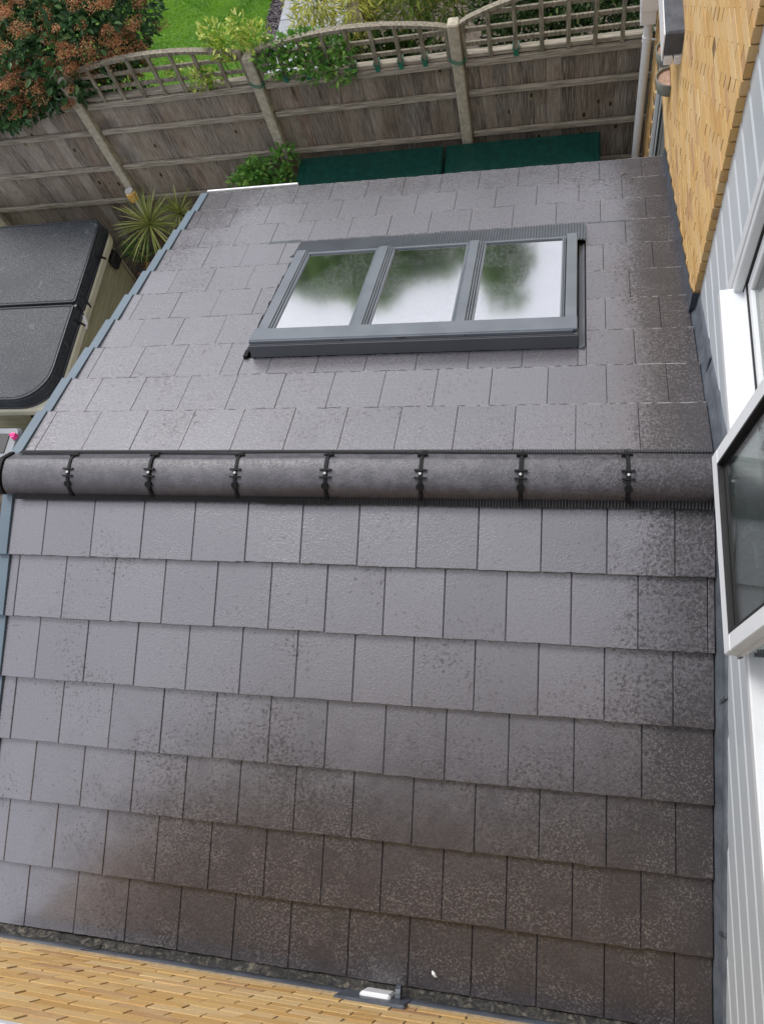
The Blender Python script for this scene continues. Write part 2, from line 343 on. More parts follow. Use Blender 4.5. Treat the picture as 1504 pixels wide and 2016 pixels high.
M['leaf_hedge'] = leaf_mat('dark_hedge_leaf', [(0, (.012, .035, .010)), (.5, (.05, .13, .03)), (.85, (.14, .26, .06)), (1, (.40, .48, .22))])
M['leaf_tree'] = leaf_mat('tree_leaf', [(0, (.06, .15, .02)), (.5, (.14, .28, .04)), (1, (.32, .44, .09))])
M['leaf_palm'] = leaf_mat('cordyline_leaf', [(0, (.14, .20, .03)), (.5, (.32, .38, .08)), (1, (.60, .60, .24))], .4, .15)
M['bark'] = simple('bark', (.10, .075, .05), .9, 20, .3, .6, 60)
M['cane'] = simple('bamboo_cane', (.30, .24, .09), .6, 10, .3)
m = Mat('lawn_soil', rough=.9); m.color(m.mix(m.mapr(m.noise(9, 5, .65), .35, .65), (.05, .13, .008), (.10, .22, .015))); m.bump(m.noise(60, 4), .5, .02); M['lawn'] = m.m
M['blade'] = leaf_mat('grass_blade', [(0, (.09, .27, .008)), (.5, (.17, .42, .012)), (1, (.33, .56, .03))], .5, .3)
m = Mat('yard_ground', rough=.85); m.color(m.mix(m.mapr(m.noise(12, 6, .7), .35, .65), (.05, .04, .028), (.14, .11, .08))); m.bump(m.noise(50, 5, .7), .6, .02); M['soil'] = m.m
M['chip'] = simple('slate_bark_chip', (.10, .085, .095), .7, 8, .3)
m = Mat('paving', rough=.5); m.color(m.mix(m.mapr(m.noise(6, 6, .7), .35, .7), (.26, .28, .31), (.38, .40, .42))); m.bump(m.noise(60, 4), .2, .004); M['paving'] = m.m
M['render'] = simple('wall_render', (.55, .53, .48), .9, 6, .1, .3, 80)

# ------------------------------------------------------------------ setting: ground
g = MB(); g.box(-40, 40, -40, 60, GZ - .3, GZ, .5); tag(g.build('ground', M['soil']), kind='structure')
g = MB(); g.box(-12, -4.86, 5.05, 14, GZ + .0, GZ + .02, .5); g.box(-4.0, 1.5, 10.6, 14, GZ, GZ + .02, .5); tag(g.build('lawn', M['lawn']), kind='structure')
g = MB()
yy = 5.0
while yy < 12:
    g.cbox(-4.66, -3.72, yy, yy + .89, GZ, GZ + .035, .006); yy += .9
tag(g.build('path', M['paving']), kind='structure')
# grass blades
g = MB(); rnd = random.Random(3)
for i in range(52000):
    t = rnd.random()
    x = -4.86 - (3.1 * rnd.random()); y = 5.2 + 5.2 * math.sqrt(rnd.random())
    if x < -7.4 + (y - 7) * .0: continue
    hh = rnd.uniform(.02, .045); a = rnd.uniform(0, 6.28); wd = .004; lx, ly = rnd.uniform(-.02, .02), rnd.uniform(-.02, .02)
    g.add([(x - wd * math.cos(a), y - wd * math.sin(a), GZ + .015), (x + wd * math.cos(a), y + wd * math.sin(a), GZ + .015), (x + lx, y + ly, GZ + .02 + hh)],
          [(0, 1, 2)], min(1, max(0, .5 + .9 * noise.noise(Vector((x * 2, y * 2, 0))) + rnd.uniform(-.3, .3))))
tag(g.build('grass', M['blade'], fix=False), 'short bright green lawn grass beyond the fence', 'grass', kind='stuff')
g = MB()
for i in range(3500):
    x = rnd.uniform(-4.88, -4.66); y = rnd.uniform(5.2, 10.5); r_ = rnd.uniform(.012, .03); a = rnd.uniform(0, 3.14)
    p = [Vector((math.cos(a + k * 1.57) * r_ * (1 if k % 2 else .6), math.sin(a + k * 1.57) * r_ * (1 if k % 2 else .6), rnd.uniform(-.01, .012))) for k in range(4)]
    z = GZ + rnd.uniform(.005, .03); g.add([(x + q.x, y + q.y, z + q.z) for q in p] + [(x, y, z - .015)], [(0, 1, 2, 3), (0, 1, 4), (1, 2, 4), (2, 3, 4), (3, 0, 4)])
tag(g.build('bark_mulch', M['chip'], fix=False), 'strip of dark purplish bark mulch between lawn and pale path', 'mulch', kind='stuff')

# ------------------------------------------------------------------ the extension
ext = tag(empty('extension', (-1.85, 0, GZ)), 'single-storey extension with a wet grey tiled pitched roof and a three-pane rooflight', 'extension')
g = MB()
g.box(-3.6, -3.4, -2.25, 2.95, GZ, -1.3); g.box(-3.4, -.06, 2.78, 2.95, GZ, -1.3); g.box(-3.4, -.06, -2.25, -2.1, GZ, -1.0)
g.add([(-3.6, -2.25, -1.05), (-3.6, 2.95, -1.3), (-3.6, 0, -.17), (-3.4, -2.25, -1.05), (-3.4, 2.95, -1.3), (-3.4, 0, -.17)], [(0, 1, 2), (3, 5, 4)])
g.build('wall', M['render'], ext)
G = 0.3314; TH = .030
NEAR = [.5417 + G * i + d for i, d in enumerate((-.0066, .0004, .0042, .0083, -.0024, .0014, -.0052))]
FAR = [.4307 + G * i + d for i, d in enumerate((-.0046, -.0032, .002, .0056, .0028, .0027, .0008, -.0026, -.0036, 0))]
NX = [.1724 + .0067, .02 + .017, .1724 + .0093, .02 - .0068, .1724 - .0083, .02 - .0101, .1724 - .0077]
FX = [.021 + .0072, .1699 + .0039, .021 - .0009, .1699 - .0034, .021 - .0018, .1699 - .0035, .021 - .0024, .1699 + .003, .021 - .0021, .1699]
XL, XR = -3.695, -.006
trn = random.Random(11)
def tile(g, F, x0, x1, s0, s1, se, dh):
    # top surface falls from h=0 at the row edge se to -TH one gauge upslope; chamfered edges, slightly ragged lower edge
    H = lambda s: -TH * (se - s) / G + dh
    gap, c, cl2 = (.0014, .003, .003) if F is NP_ else (.0008, .0018, .009)
    x0 += gap; x1 -= gap
    if x1 - x0 < .012: return
    n = max(2, int((x1 - x0) / .03)); vs = []; fs = []
    outer = []; inner = []
    for i in range(n + 1):
        x = x0 + (x1 - x0) * i / n; j = trn.gauss(0, .0009) + (.003 if trn.random() < .03 else 0)
        outer.append((x, s1 - j)); 
        xi = min(max(x, x0 + c), x1 - c); inner.append((xi, s1 - cl2 - j * .8))
    for (xo, so_), (xi, si) in zip(outer, inner):
        vs.append(F(xo, so_, H(so_) - TH)); vs.append(F(xo, so_, H(so_) - c)); vs.append(F(xi, si, H(si)))
    k = len(vs); lip = []
    for i in range(n):
        a = i * 3; b = a + 3
        fs += [(a, b, b + 1, a + 1)]; lip.append((a + 1, b + 1, b + 2, a + 2))
    vs += [F(x0, s0, H(s0) - TH), F(x0, s0, H(s0) - c), F(x0 + c, s0, H(s0)), F(x1, s0, H(s0) - TH), F(x1, s0, H(s0) - c), F(x1 - c, s0, H(s0))]
    e = n * 3
    fs += [(0, 1, k + 1, k), (1, 2, k + 2, k + 1), (e, k + 3, k + 4, e + 1), (e + 1, k + 4, k + 5, e + 2)]
    fs.append(tuple([k + 2] + [i * 3 + 2 for i in range(n + 1)] + [k + 5]))
    g.add(vs, fs, trn.random()); off = len(g.v) - len(vs)
    for f in lip: g.f.append(tuple(q + off for q in f)); g.r.append(2.0)
def rows(g, F, E, X, hole=None):
    for r, se in enumerate(E):
        prev = E[r - 1] if r else .02
        s0 = max(.02, prev - .05)
        xs = [XR] + [q for q in (-X[r] - .3 * k for k in range(14)) if XL + .03 < q < XR - (.012 if F is NP_ else .04)] + [XL]
        for a, b in zip(xs[1:], xs[:-1]):
            dh = trn.uniform(-.0012, .0012); ds = trn.uniform(-.0025, .0025)
            segs = [(a, b, s0, se)]
            if hole:
                hx0, hx1, hs0, hs1 = hole; out = []
                if prev < hs1 - .02 and se > hs0 + .02:
                    if a < hx0: out.append((a, min(b, hx0 + trn.uniform(-.012, .006)), s0, se))
                    if b > hx1: out.append((max(a, hx1), b, s0, se))
                    ia, ib = max(a, hx0), min(b, hx1)
                    if ib - ia > .01:
                        if prev < hs0: out.append((ia, ib, s0, hs0 + .01))
                        if se > hs1: out.append((ia, ib, hs1, se))
                    segs = out
            for (p, q, u, v) in segs: tile(g, F, p, q, u, v + (ds if v == se else 0), se, dh)
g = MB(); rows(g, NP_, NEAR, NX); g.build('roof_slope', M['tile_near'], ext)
g = MB(); rows(g, FP, FAR, FX, (-2.60, -.575, .935, 2.20)); g.build('roof_slope', M['tile_far'], ext)
g = MB(); g.box(XL + .01, XR - .005, .0, 2.52, -.075, -.052, F=NP_)
g.box(XL + .01, XR - .005, .0, 3.38, -.075, -.052, F=FP); g.build('underlay', M['comb'], ext)

# verge trims (interlocking units, one per course)
g = MB()
def verge(F, E):
    for r, se in enumerate(E):
        prev = E[r - 1] if r else .02
        H = lambda s: -.024 * (se - s) / G + .006
        x0, x1 = XL - .068, XL - .004
        a, b = prev - .01, se - .002
        p = [F(x0, a, H(a) - .10), F(x1, a, H(a) - .10), F(x1, b, H(b) - .10), F(x0, b, H(b) - .10),
             F(x0, a, H(a)), F(x1, a, H(a)), F(x1, b, H(b)), F(x0, b, H(b))]
        g.hexa(p); g.box(XL - .007, XL - .001, a + .004, b, -.02, .009 , F=lambda x, s, h: F(x, s, h + H(s) - .006))
verge(FP, FAR); verge(NP_, NEAR); g.build('verge_trim', M['verge'], ext)
for r, se in enumerate(FAR[:-1]):
    g = MB(); g.box(XL - .072, XL - .052, se - .035, se + .004, -.02, .001, F=FP); g.build('verge_clip', M['black_plastic'], ext)
# eaves gutter and fascia
g = MB(); g.box(-3.62, -.06, 3.10, 3.12, -1.42, -1.20)
prof = [(3.125 + .055 - .055 * math.cos(t), -1.235 - .055 * math.sin(t)) for t in [math.pi * k / 8 for k in range(9)]] + [(3.125 + .052 + .051 * math.cos(t) , -1.235 - .051 * math.sin(t)) for t in [math.pi * k / 8 for k in range(9)]]
g.extr(prof, -3.70, -.06, close=True); g.cbox(-3.72, -2.9, 3.226, 3.244, -1.222, -1.200, .003); g.build('gutter', M['fascia'], ext)

# ridge
RC = (-.070, -.05)
def arc(t, extra=0):      # t in 0..1 from near edge to far edge; a soft roll with a crease before the far flank
    TC = .74; cy_, cz_ = -.022, .043
    if t < TC:
        a = math.pi / 2 * (t / TC); y0, z0 = -.190, -.058
        y = cy_ - .020 + (y0 - cy_ + .020) * math.cos(a) + .020 * (t / TC) ** 3; z = z0 + (cz_ + .003 - z0) * math.sin(a) ** .9 - .003 * (t / TC) ** 6
        b = math.pi * .06 + a * .88; ny, nz = -math.cos(b), math.sin(b)
    else:
        u = (t - TC) / (1 - TC); y = cy_ + (.054 - cy_) * u; z = cz_ + (-.022 - cz_) * u; ny, nz = .65, .76
    return y + extra * ny, z + extra * nz
JX = [-3.287, -2.805, -2.317, -1.836, -1.356, -.878, -.393]
ends = [-3.715] + JX + [-.004]
N = 28
for i in range(8):
    g = MB(); a, b = ends[i] + .006, ends[i + 1] - .006; dz = trn.uniform(-.005, .005); tilt = trn.uniform(-.006, .006)
    prof = [arc(k / N) for k in range(N + 1)] + [arc(k / N, -.014) for k in range(N, -1, -1)]
    vs = []; fs = []
    xs = [a, a + .004] + [a + (b - a) * q / 6 for q in range(1, 6)] + [b - .004, b]
    if i == 7: xs = [a, a + .004] + [a + (b - a) * q / 6 for q in range(1, 6)] + [b - .03, b - .012, b]
    for xi, x in enumerate(xs):
        e = -.003 if xi in (0, len(xs) - 1) else 0
        for k, (y, z) in enumerate(prof):
            if k <= N: y, z = arc(k / N, e)
            if i == 7 and xi == len(xs) - 1 and k < 9: z += .012 * (9 - k) / 9; y += .03 * (9 - k) / 9
            if i == 7 and xi == len(xs) - 2 and k < 7: y += .008 * (7 - k) / 7
            vs.append((x, y, z + dz + tilt * (x - a) / .45))
    n = len(prof)
    for xi in range(len(xs) - 1):
        for k in range(n): fs.append((xi * n + k, xi * n + (k + 1) % n, (xi + 1) * n + (k + 1) % n, (xi + 1) * n + k))
    fs += [tuple(range(n)), tuple((len(xs) - 1) * n + k for k in range(n))]
    g.add(vs, fs); o = g.build('ridge_tile', M['ridge'], ext, smooth=True)
    me = o.data
    try: me.set_sharp_from_angle(angle=rad(24))
    except Exception: pass
crn = random.Random(5)
for jx in JX:
    g = MB(); wob = crn.uniform(-.004, .004)
    for k in range(N):
        t0, t1 = k / N, (k + 1) / N
        wd = .0075
        pts = []
        for e in (-.006, .010):
            for (t, sx) in ((t0, -1), (t0, 1), (t1, 1), (t1, -1)):
                y, z = arc(t, e); pts.append((jx + sx * wd + wob * (t - .4) * 2, y, z))
        g.hexa(pts)
    def bar(t, hw, ht=.006, e=.014):
        y0, z0 = arc(t - .012, 0); y1, z1 = arc(t + .012, 0); y2, z2 = arc(t - .012, e); y3, z3 = arc(t + .012, e)
        dx = wob * (t - .4) * 2
        g.hexa([(jx - hw + dx, y0, z0), (jx + hw + dx, y0, z0), (jx + hw + dx, y1, z1), (jx - hw + dx, y1, z1), (jx - hw + dx, y2, z2), (jx + hw + dx, y2, z2), (jx + hw + dx, y3, z3), (jx - hw + dx, y3, z3)])
    bar(.47, .030); bar(.58, .030); bar(.82, .026)
    def knob(t, r_, e0, e1, n=12):
        y, z = arc(t, 0); a = math.pi * t; y2, z2 = arc(t, 1.0); nrm = Vector((0, y2 - y, z2 - z)).normalized(); p = Vector((jx, y, z))
        return [p + nrm * e0, p + nrm * e1], r_
    q, r_ = knob(.33, .018, 0, .017); g.tube(q, r_, 14)
    q, r_ = knob(.86, .017, 0, .012); g.tube(q, r_, 12); q, r_ = knob(.12, .012, 0, .008); g.tube(q, r_, 8)
    cl = g.build('ridge_clip', M['black_plastic'], ext)
    s_ = MB(); q, r_ = knob(.53, .0065, .010, .017); s_.tube(q, r_, 12); s_.build('screw', M['screw'], cl)
# pleated ventilation roll each side of the ridge
g = MB(); base = []; x = XL + .03; k = 0; prn = random.Random(9)
vs = []; fs = []
while x < XR - .01:
    edge = .229 + .006 * noise.noise(Vector((x * 1.7, 0, 0))) - (.004 if x < -2.2 else 0)
    h = (.018 if k % 2 else .001) + prn.uniform(-.001, .001)
    for s_ in (.15, .20, edge): vs.append(NP_(x, s_, h + (.012 if s_ == .15 else .004 if s_ == .20 else -.0015)))
    x += .0080 if k % 2 else .0068; k += 1
for i in range(k - 1):
    for j in (0, 1): fs.append((i * 3 + j, i * 3 + j + 1, i * 3 + j + 4, i * 3 + j + 3))
g.add(vs, fs)
vs = []; fs = []; x = XL + .03; k = 0
while x < XR - .01:
    h = (.013 if k % 2 else .004)
    for s_ in (.03, .062): vs.append(FP(x, s_, h + (.010 if s_ == .03 else 0)))
    x += .0062; k += 1
for i in range(k - 1): fs.append((i * 2, i * 2 + 1, i * 2 + 3, i * 2 + 2))
g.add(vs, fs); g.build('ridge_roll', M['comb'], ext, fix=False)
g = MB(); g.extr([arc(k / 12, .004) for k in range(13)] + [(-.02, -.12), (-.12, -.12)], -3.745, -3.716); g.build('ridge_end_cap', M['black_plastic'], ext)

# rooflight
F = FP
g = MB(); x0, x1 = -2.532, -.628
s0, s1 = .952, 2.088
def bx(g, xa, xb, sa, sb, ha, hb, c=.003): g.cbox(xa, xb, sa, sb, ha, hb, c, F=F)
panes = [(-2.432, -1.957), (-1.825, -1.338), (-1.209, -.721)]
P0, P1 = 1.084, 2.05
bx(g, x0, panes[0][0] - .03, s0 + .12, s1, .0, .092); bx(g, panes[2][1] + .028, x1, s0 + .12, s1, .0, .092)
for i in (0, 1):
    m0, m1 = panes[i][1] + .024, panes[i + 1][0] - .045
    bx(g, m0, m1, s0 + .12, s1 - .02, .05, .095)
bx(g, x0 + .002, x1 - .002, s1 - .022, s1 + .004, .0, .064)
rw = g.build('roof_window', M['frame'], ext)
g = MB()
for a, b in panes:   # sash rims round each pane, stepped
    bx(g, a - .013, a, P0 - .02, P1 + .012, .05, .080, .0015); bx(g, b, b + .012, P0 - .02, P1 + .012, .05, .080, .0015)
    bx(g, a - .013, b + .012, P1, P1 + .016, .05, .080, .0015); bx(g, a - .027, b + .024, P1 + .018, P1 + .036, .05, .072, .0015)
    bx(g, a - .027, a - .0165, P0 - .02, P1 + .02, .05, .086, .0015); bx(g, b + .0145, b + .0215, P0 - .02, P1 + .02, .05, .086, .0015)
for i in (1, 2):
    a = panes[i][0]; bx(g, a - .041, a - .031, P0 - .02, P1 + .02, .05, .091, .0015)
g.build('sash_rim', M['frame'], rw)
g = MB(); bx(g, x0 + .004, x1 - .004, s0 + .06, s1 - .004, .01, .062); g.build('groove', M['frame_dark'], rw)
g = MB(); bx(g, x0 - .012, x1 + .004, s0 + .004, P0 - .003, .083, .104, .004)
bx(g, x0 - .012, x1 - .02, s0 - .004, s0 + .006, .079, .098, .002); g.build('top_cover', M['frame'], rw)
g = MB(); bx(g, x0 - .016, x1 + .010, s0 - .016, s0 + .06, -.01, .073, .003); bx(g, x0 - .012, x1 + .006, s0 - .012, s0 + .05, .072, .079, .001)
g.build('front_cover', simple('frame_face_grey', (.10, .108, .122), .42, 4, .08), rw)
g = MB(); bx(g, x0 + .01, x1 - .015, s0 - .008, s0 + .03, .0735, .082, .001)
for fx in (.30, .30 + .38): 
    xx = x0 + (x1 - x0) * fx; bx(g, xx - .004, xx + .004, s0 - .0065, s0 + .001, .082, .092, .001)
bx(g, x0 + (x1 - x0) * .47, x0 + (x1 - x0) * .50, s0 - .0065, s0 + .001, .086, .093, .001)
g.build('seal', M['frame_dark'], rw)
for a, b in panes:
    g = MB(); g.box(a - .002, b + .002, P0 - .01, P1 + .003, .064, .070, .5, F=F); g.build('pane', M['roof_glass'], rw)
g = MB(); bx(g, x1 + .012, -.585, s0 - .02, s1 + .02, -.03, -.004, .002); bx(g, -.592, -.583, s0 - .02, s1 + .02, -.02, .004, .001)
g.build('side_gutter', M['frame'], rw)
g = MB()                                                           # dark foam and cut tile edges on the left side
bx(g, -2.60, x0 - .018, s0 - .02, s1, -.04, -.02)
for k in range(40):
    sa = s0 - .02 + (s1 - s0 + .02) * k / 40; wv = .012 + .012 * abs(noise.noise(Vector((sa * 9, 0, 0)))); xo = -2.598 + .05 * 0
    g.box(xo + .012 - wv, xo + .024, sa, sa + .036, -.03, .004 + .05 * abs(noise.noise(Vector((sa * 17, 3, 0)))), F=F)
g.build('cut_edge', M['black_plastic'], rw)
g = MB(); vs = []; fs = []; x = -2.60; k = 0                       # pleated apron on the downslope side
while x < -.57:
    h = .016 if k % 2 else .003
    e = 2.385 + .012 * noise.noise(Vector((x * 2, 5, 0)))
    for s_, hh in ((s1 + .0, .035), (s1 + .06, .014), (2.30, .006), (e, .001)): vs.append(F(x, s_, hh + h))
    x += .0095; k += 1
for i in range(k - 1):
    for j in (0, 1, 2): fs.append((i * 4 + j, i * 4 + j + 1, i * 4 + j + 5, i * 4 + j + 4))
g.add(vs, fs, .5)
x = -2.86
while x < -.26:                                                    # its fringe showing beyond each side, under the tiles
    if x < -2.62 or x > -.56:
        g.box(x, x + .006, 2.40, 2.438, -.02, .002, F=F)
    x += .0125
g.build('pleated_apron', M['frame'], rw, fix=False)

# bits lying on the roof
def splat(name, F, x, s_, h, pts, mat, label, cat):
    g = MB(); g.tube([F(x + a, s_ + b, h + c) for a, b, c, r_ in pts], [r_ for a, b, c, r_ in pts], 6); o = g.build(name, M[mat]); tag(o, label, cat)
splat('bird_dropping', NP_, -1.236, 2.448, -.002, [(-.012, -.012, -.002, .004), (-.004, .0, .0, .009), (.004, .010, .0, .006), (.012, .014, -.002, .002)], 'fascia', 'small white bird dropping on the lowest dark tile course', 'dropping')
splat('twig', FP, -.284, 3.125, -.010, [(-.035, .0, 0, .003), (-.02, .018, .006, .005), (.0, .020, .008, .005), (.012, .004, .004, .003)], 'bark', 'curled dark twig on the last tile course near the brick wall', 'twig')
splat('twig', FP, -.245, 3.01, .004, [(-.02, .0, .0, .002), (.0, .012, .006, .004), (.02, .010, .003, .002)], 'bark', 'tiny dark twig on the second-last tile course near the brick wall', 'twig')
# ------------------------------------------------------------------ the house
house = tag(empty('house', (0, 0, GZ)), 'yellow brick house with pale grey boarding and white windows along the right side', 'house')
WB = -2.42
HT = 3.9
brn = random.Random(21)
def bricks(g, plane, u0, u1, z0, z1, face, sgn, CH=.075, L=.225, skip=None, JIT=.0022, depth=.06, PG=.010):
    # plane 'y': runs in X, face at y=face; plane 'x': runs in Y, face at x=face
    k = 0; z = z0
    while z < z1 - .01:
        u = u0 - (L / 2 if k % 2 else 0) - brn.uniform(0, .01)
        while u < u1:
            a, b = max(u, u0), min(u + L - PG, u1)
            if b - a > .02:
                j = brn.gauss(0, JIT); zz0 = z + brn.uniform(-.0015, .0015); zz1 = zz0 + CH - .010
                tl = brn.uniform(-.6, .6) * JIT
                if not (skip and skip((a + b) / 2, (zz0 + zz1) / 2)):
                    f0, f1 = face + sgn * (j + tl), face + sgn * (j - tl); bk = face - sgn * depth
                    if plane == 'y': p = [(a, f0, zz0), (b, f1, zz0), (b, bk, zz0), (a, bk, zz0), (a, f0, zz1), (b, f1, zz1), (b, bk, zz1), (a, bk, zz1)]
                    else: p = [(f0, a, zz0), (f1, b, zz0), (bk, b, zz0), (bk, a, zz0), (f0, a, zz1), (f1, b, zz1), (bk, b, zz1), (bk, a, zz1)]
                    g.hexa(p)
            u += L
        z += CH; k += 1
# bottom wall (plane y = WB, facing the roof)
g = MB(); bricks(g, 'y', -3.52, .02, -.9, HT, WB, 1, CH=.082, JIT=.0012, PG=.009)
bw = g.build('brick_wall', M['brick'], house)
g = MB(); g.box(-3.515, .02, WB - .3, WB - .0042, GZ, HT, .5); g.build('mortar', M['mortar'], bw)
# right wall, brick part beyond the boarding
Y0 = 1.185
def skp(y, z): return 3.17 < y < 4.25 and z < -1.07
g = MB(); bricks(g, 'x', Y0, 4.72, -3.27, HT, -.010, -1, skip=skp, JIT=.0008, PG=.008)
bw = g.build('brick_wall', M['brick'], house)
g = MB(); g.box(-.0068, .3, Y0 + .004, 3.17, GZ, HT, .5); g.box(-.0068, .3, 3.17, 4.25, -1.075, HT, .5); g.box(-.0068, .3, 4.25, 4.72, GZ, HT, .5)
g.build('mortar', M['mortar_dark'], bw)
# return end of the brickwork: header faces in shade, slightly rough
g = MB(); z = -3.27
while z < HT: g.box(-.0085 + brn.gauss(0, .002), .05, Y0 - .004 + brn.gauss(0, .0015), Y0 + .05, z, z + .066); z += .075
g.build('brick_return', M['brick'], bw)

# boarding
g = MB(); CP = .157; XC = .022
WY0, WY1, WZ0, WZ1 = -2.05, .56, .47, 1.62
def board(z, ya, yb):
    # flat face, scooped upper lip that looks up, tucked behind the board above
    prof = [(XC, z), (XC, z + CP * .80), (XC + .004, z + CP * .86), (XC + .010, z + CP * .93), (XC + .013, z + CP), (XC + .03, z + CP), (XC + .03, z)]
    vs = [(a, y, b) for y in (ya, yb) for a, b in prof]; n = len(prof)
    g.add(vs, [(k, (k + 1) % n, n + (k + 1) % n, n + k) for k in range(n)] + [tuple(range(n)), tuple(range(n, 2 * n))])
z = -.138 - CP * 7 + .02
while z < HT:
    if z + CP > WZ0 + .02 and z < WZ1: 
        board(z, WY1 + .07, Y0 - .004); board(z, WB + .01, WY0 - .06)
    else: board(z, WB + .01, Y0 - .004)
    z += CP
cl = g.build('cladding', M['clad'], house)
g = MB(); g.box(.055, .3, WB, Y0, GZ, WZ0 + .02); g.box(.055, .3, WY1 + .03, Y0, WZ0 + .02, HT); g.box(.055, .3, WB, WY0 - .03, WZ0 + .02, HT); g.box(.055, .3, WY0 - .03, WY1 + .03, WZ1, HT)
g.build('wall', M['render'], house)

# white window in the boarding
FX0 = .055
def up(g, *a, c=.004): g.cbox(*a, c)
g = MB()
up(g, .010, FX0 + .06, WY1 - .015, WY1 + .072, WZ0 + .0, WZ1 + .05); up(g, .004, .030, WY1 + .02, WY1 + .076, WZ0 - .05, WZ1 + .05, c=.003)
up(g, .010, FX0 + .06, WY0 - .06, WY0, WZ0, WZ1 + .05); up(g, .010, FX0 + .06, WY0, WY1 - .015, WZ1, WZ1 + .05)
up(g, FX0 - .005, FX0 + .06, WY0, WY1 - .015, WZ0 + .01, WZ0 + .07)
for y in (-.21, -1.07): up(g, FX0 - .012, FX0 + .06, y - .035, y + .035, WZ0 + .07, WZ1)
win = g.build('window', M['upvc'], house)
g = MB()   # sill: sloping top with front drip nose
vs = []; prof = [(FX0 + .012, WZ0 + .022), (FX0 - .02, WZ0 + .018), (-.036, WZ0 + .010), (-.042, WZ0 + .004), (-.042, WZ0 - .032), (-.030, WZ0 - .036), (-.028, WZ0 - .018), (FX0, WZ0 - .018)]
for y in (WY0 - .1, WY1 + .006):
    vs += [(a, y, b) for a, b in prof]
n = len(prof); g.add(vs, [(k, (k + 1) % n, n + (k + 1) % n, n + k) for k in range(n)] + [tuple(range(n)), tuple(range(n, 2 * n))])
g.build('sill', M['upvc'], win)
g = MB(); up(g, FX0 - .009, FX0 + .02, WY1 - .021, WY1 - .014, WZ0 + .02, WZ1, c=.001); up(g, FX0 - .0075, FX0 + .02, -.18, WY1 - .02, WZ0 + .066, WZ0 + .076, c=.001)
g.build('gasket', M['gasket'], win)
g = MB(); up(g, FX0 - .0075, FX0 + .02, WY0, -1.1, WZ0 + .066, WZ0 + .076, c=.001); g.build('gasket', M['gasket'], win)
g = MB(); up(g, FX0 - .002, FX0 + .05, WY1 - .09, WY1 - .03, WZ0 + .08, WZ1, c=.003); up(g, FX0 - .002, FX0 + .05, -.18, WY1 - .09, WZ0 + .08, WZ0 + .125, c=.003)
g.build('frame', M['upvc'], win)
for ya, yb in ((-.175, WY1 - .02), (WY0, -1.1)):
    g = MB(); g.box(FX0 + .012, FX0 + .018, ya, yb, WZ0 + .07, WZ1, .5); g.build('glass', M['glass'], win)
g = MB(); g.box(1.6, 1.7, WB, Y0, GZ, HT); g.box(.3, 1.6, WY0 - .4, WY1 + .5, WZ0 - .3, WZ0 - .25); g.box(.3, 1.6, WY1 + .5, WY1 + .6, WZ0 - .3, HT); g.box(.3, 1.6, WY0 - .5, WY0 - .4, WZ0 - .3, HT); g.box(.3, 1.6, WB, Y0, HT - .3, HT - .2)
g.build('room', M['interior'], house)
g = MB()
for k in range(60):
    ya = -1.06 + .86 * k / 60; g.box(.135 + .008 * math.sin(k * .9), .139 + .008 * math.sin(k * .9), ya, ya + .0146, WZ0 - .2, WZ1, .5)
g.build('pale_backing', M['upvc'], win)  # pale pleats added behind the open sash to lighten its glass
g = MB(); g.cbox(.118, .40, WY0, WY1, WZ0 + .02, WZ0 + .045, .004); g.build('inner_sill', M['upvc'], win)
# the open top-hung sash
TH_ = rad(7.3); HZ, HX = WZ1 - .02, .040
SY0, SY1 = -1.035, -.255; SL = 1.105
def SF(u, y, n):   # u down from hinge, n outward
    return (HX - u * math.sin(TH_) - n * math.cos(TH_), y, HZ - u * math.cos(TH_) + n * math.sin(TH_))
g = MB(); FW = .064
def sb(g, u0, u1, ya, yb, n0, n1, c=.004): g.cbox(u0, u1, ya, yb, n0, n1, c, F=lambda u, y, n: SF(u, y, n))
sb(g, SL - FW, SL, SY0, SY1, -.035, .022); sb(g, 0, FW, SY0, SY1, -.035, .022)
sb(g, FW, SL - FW, SY0, SY0 + FW, -.035, .022); sb(g, FW, SL - FW, SY1 - FW, SY1, -.035, .022)
sb(g, SL - .030, SL + .010, SY0 - .008, SY1 + .008, -.035, -.022, c=.002); sb(g, 0, SL, SY0 - .008, SY0 + .01, -.037, -.022, c=.002); sb(g, 0, SL, SY1 - .01, SY1 + .008, -.037, -.022, c=.002)
sash = g.build('sash', M['upvc'], win)
g = MB(); q = FW; 
sb(g, q - .004, SL - q + .004, SY0 + q - .004, SY0 + q + .006, -.01, .0235, .001); sb(g, q - .004, SL - q + .004, SY1 - q - .006, SY1 - q + .004, -.01, .0235, .001)
sb(g, SL - q - .006, SL - q + .004, SY0 + q, SY1 - q, -.01, .0235, .001); sb(g, SL - q - .024, SL - q - .014, SY0 + q, SY1 - q, -.012, .006, .001)
sb(g, q, SL - q, SY1 - q - .024, SY1 - q - .014, -.012, .006, .001)
g.build('gasket', M['gasket'], sash)
g = MB(); sb(g, q, SL - q, SY0 + q, SY1 - q, .002, .006, .0005); g.build('glass', M['glass'], sash)
g = MB(); yk = SY0 - .004
for zz in range(5): g.tube([(-.02 + zz * .008, yk + .02, WZ0 + .075 + zz * .003), (-.016 + zz * .008, yk - .004, WZ0 + .066 + zz * .003)], .004, 6)
g.box(-.03, .04, yk - .002, yk + .012, WZ0 + .055, WZ0 + .066); g.build('stay', M['frame'], win)
g = MB()   # handle inside the sash
g.tube([SF(SL - .14, -.62, -.05), SF(SL - .14, -.66, -.062), SF(SL - .145, -.76, -.062)], [.010, .010, .008], 8); g.cbox(SL - .19, SL - .09, -.64, -.60, -.045, -.034, .003, F=SF)
g.build('handle', M['upvc'], sash)

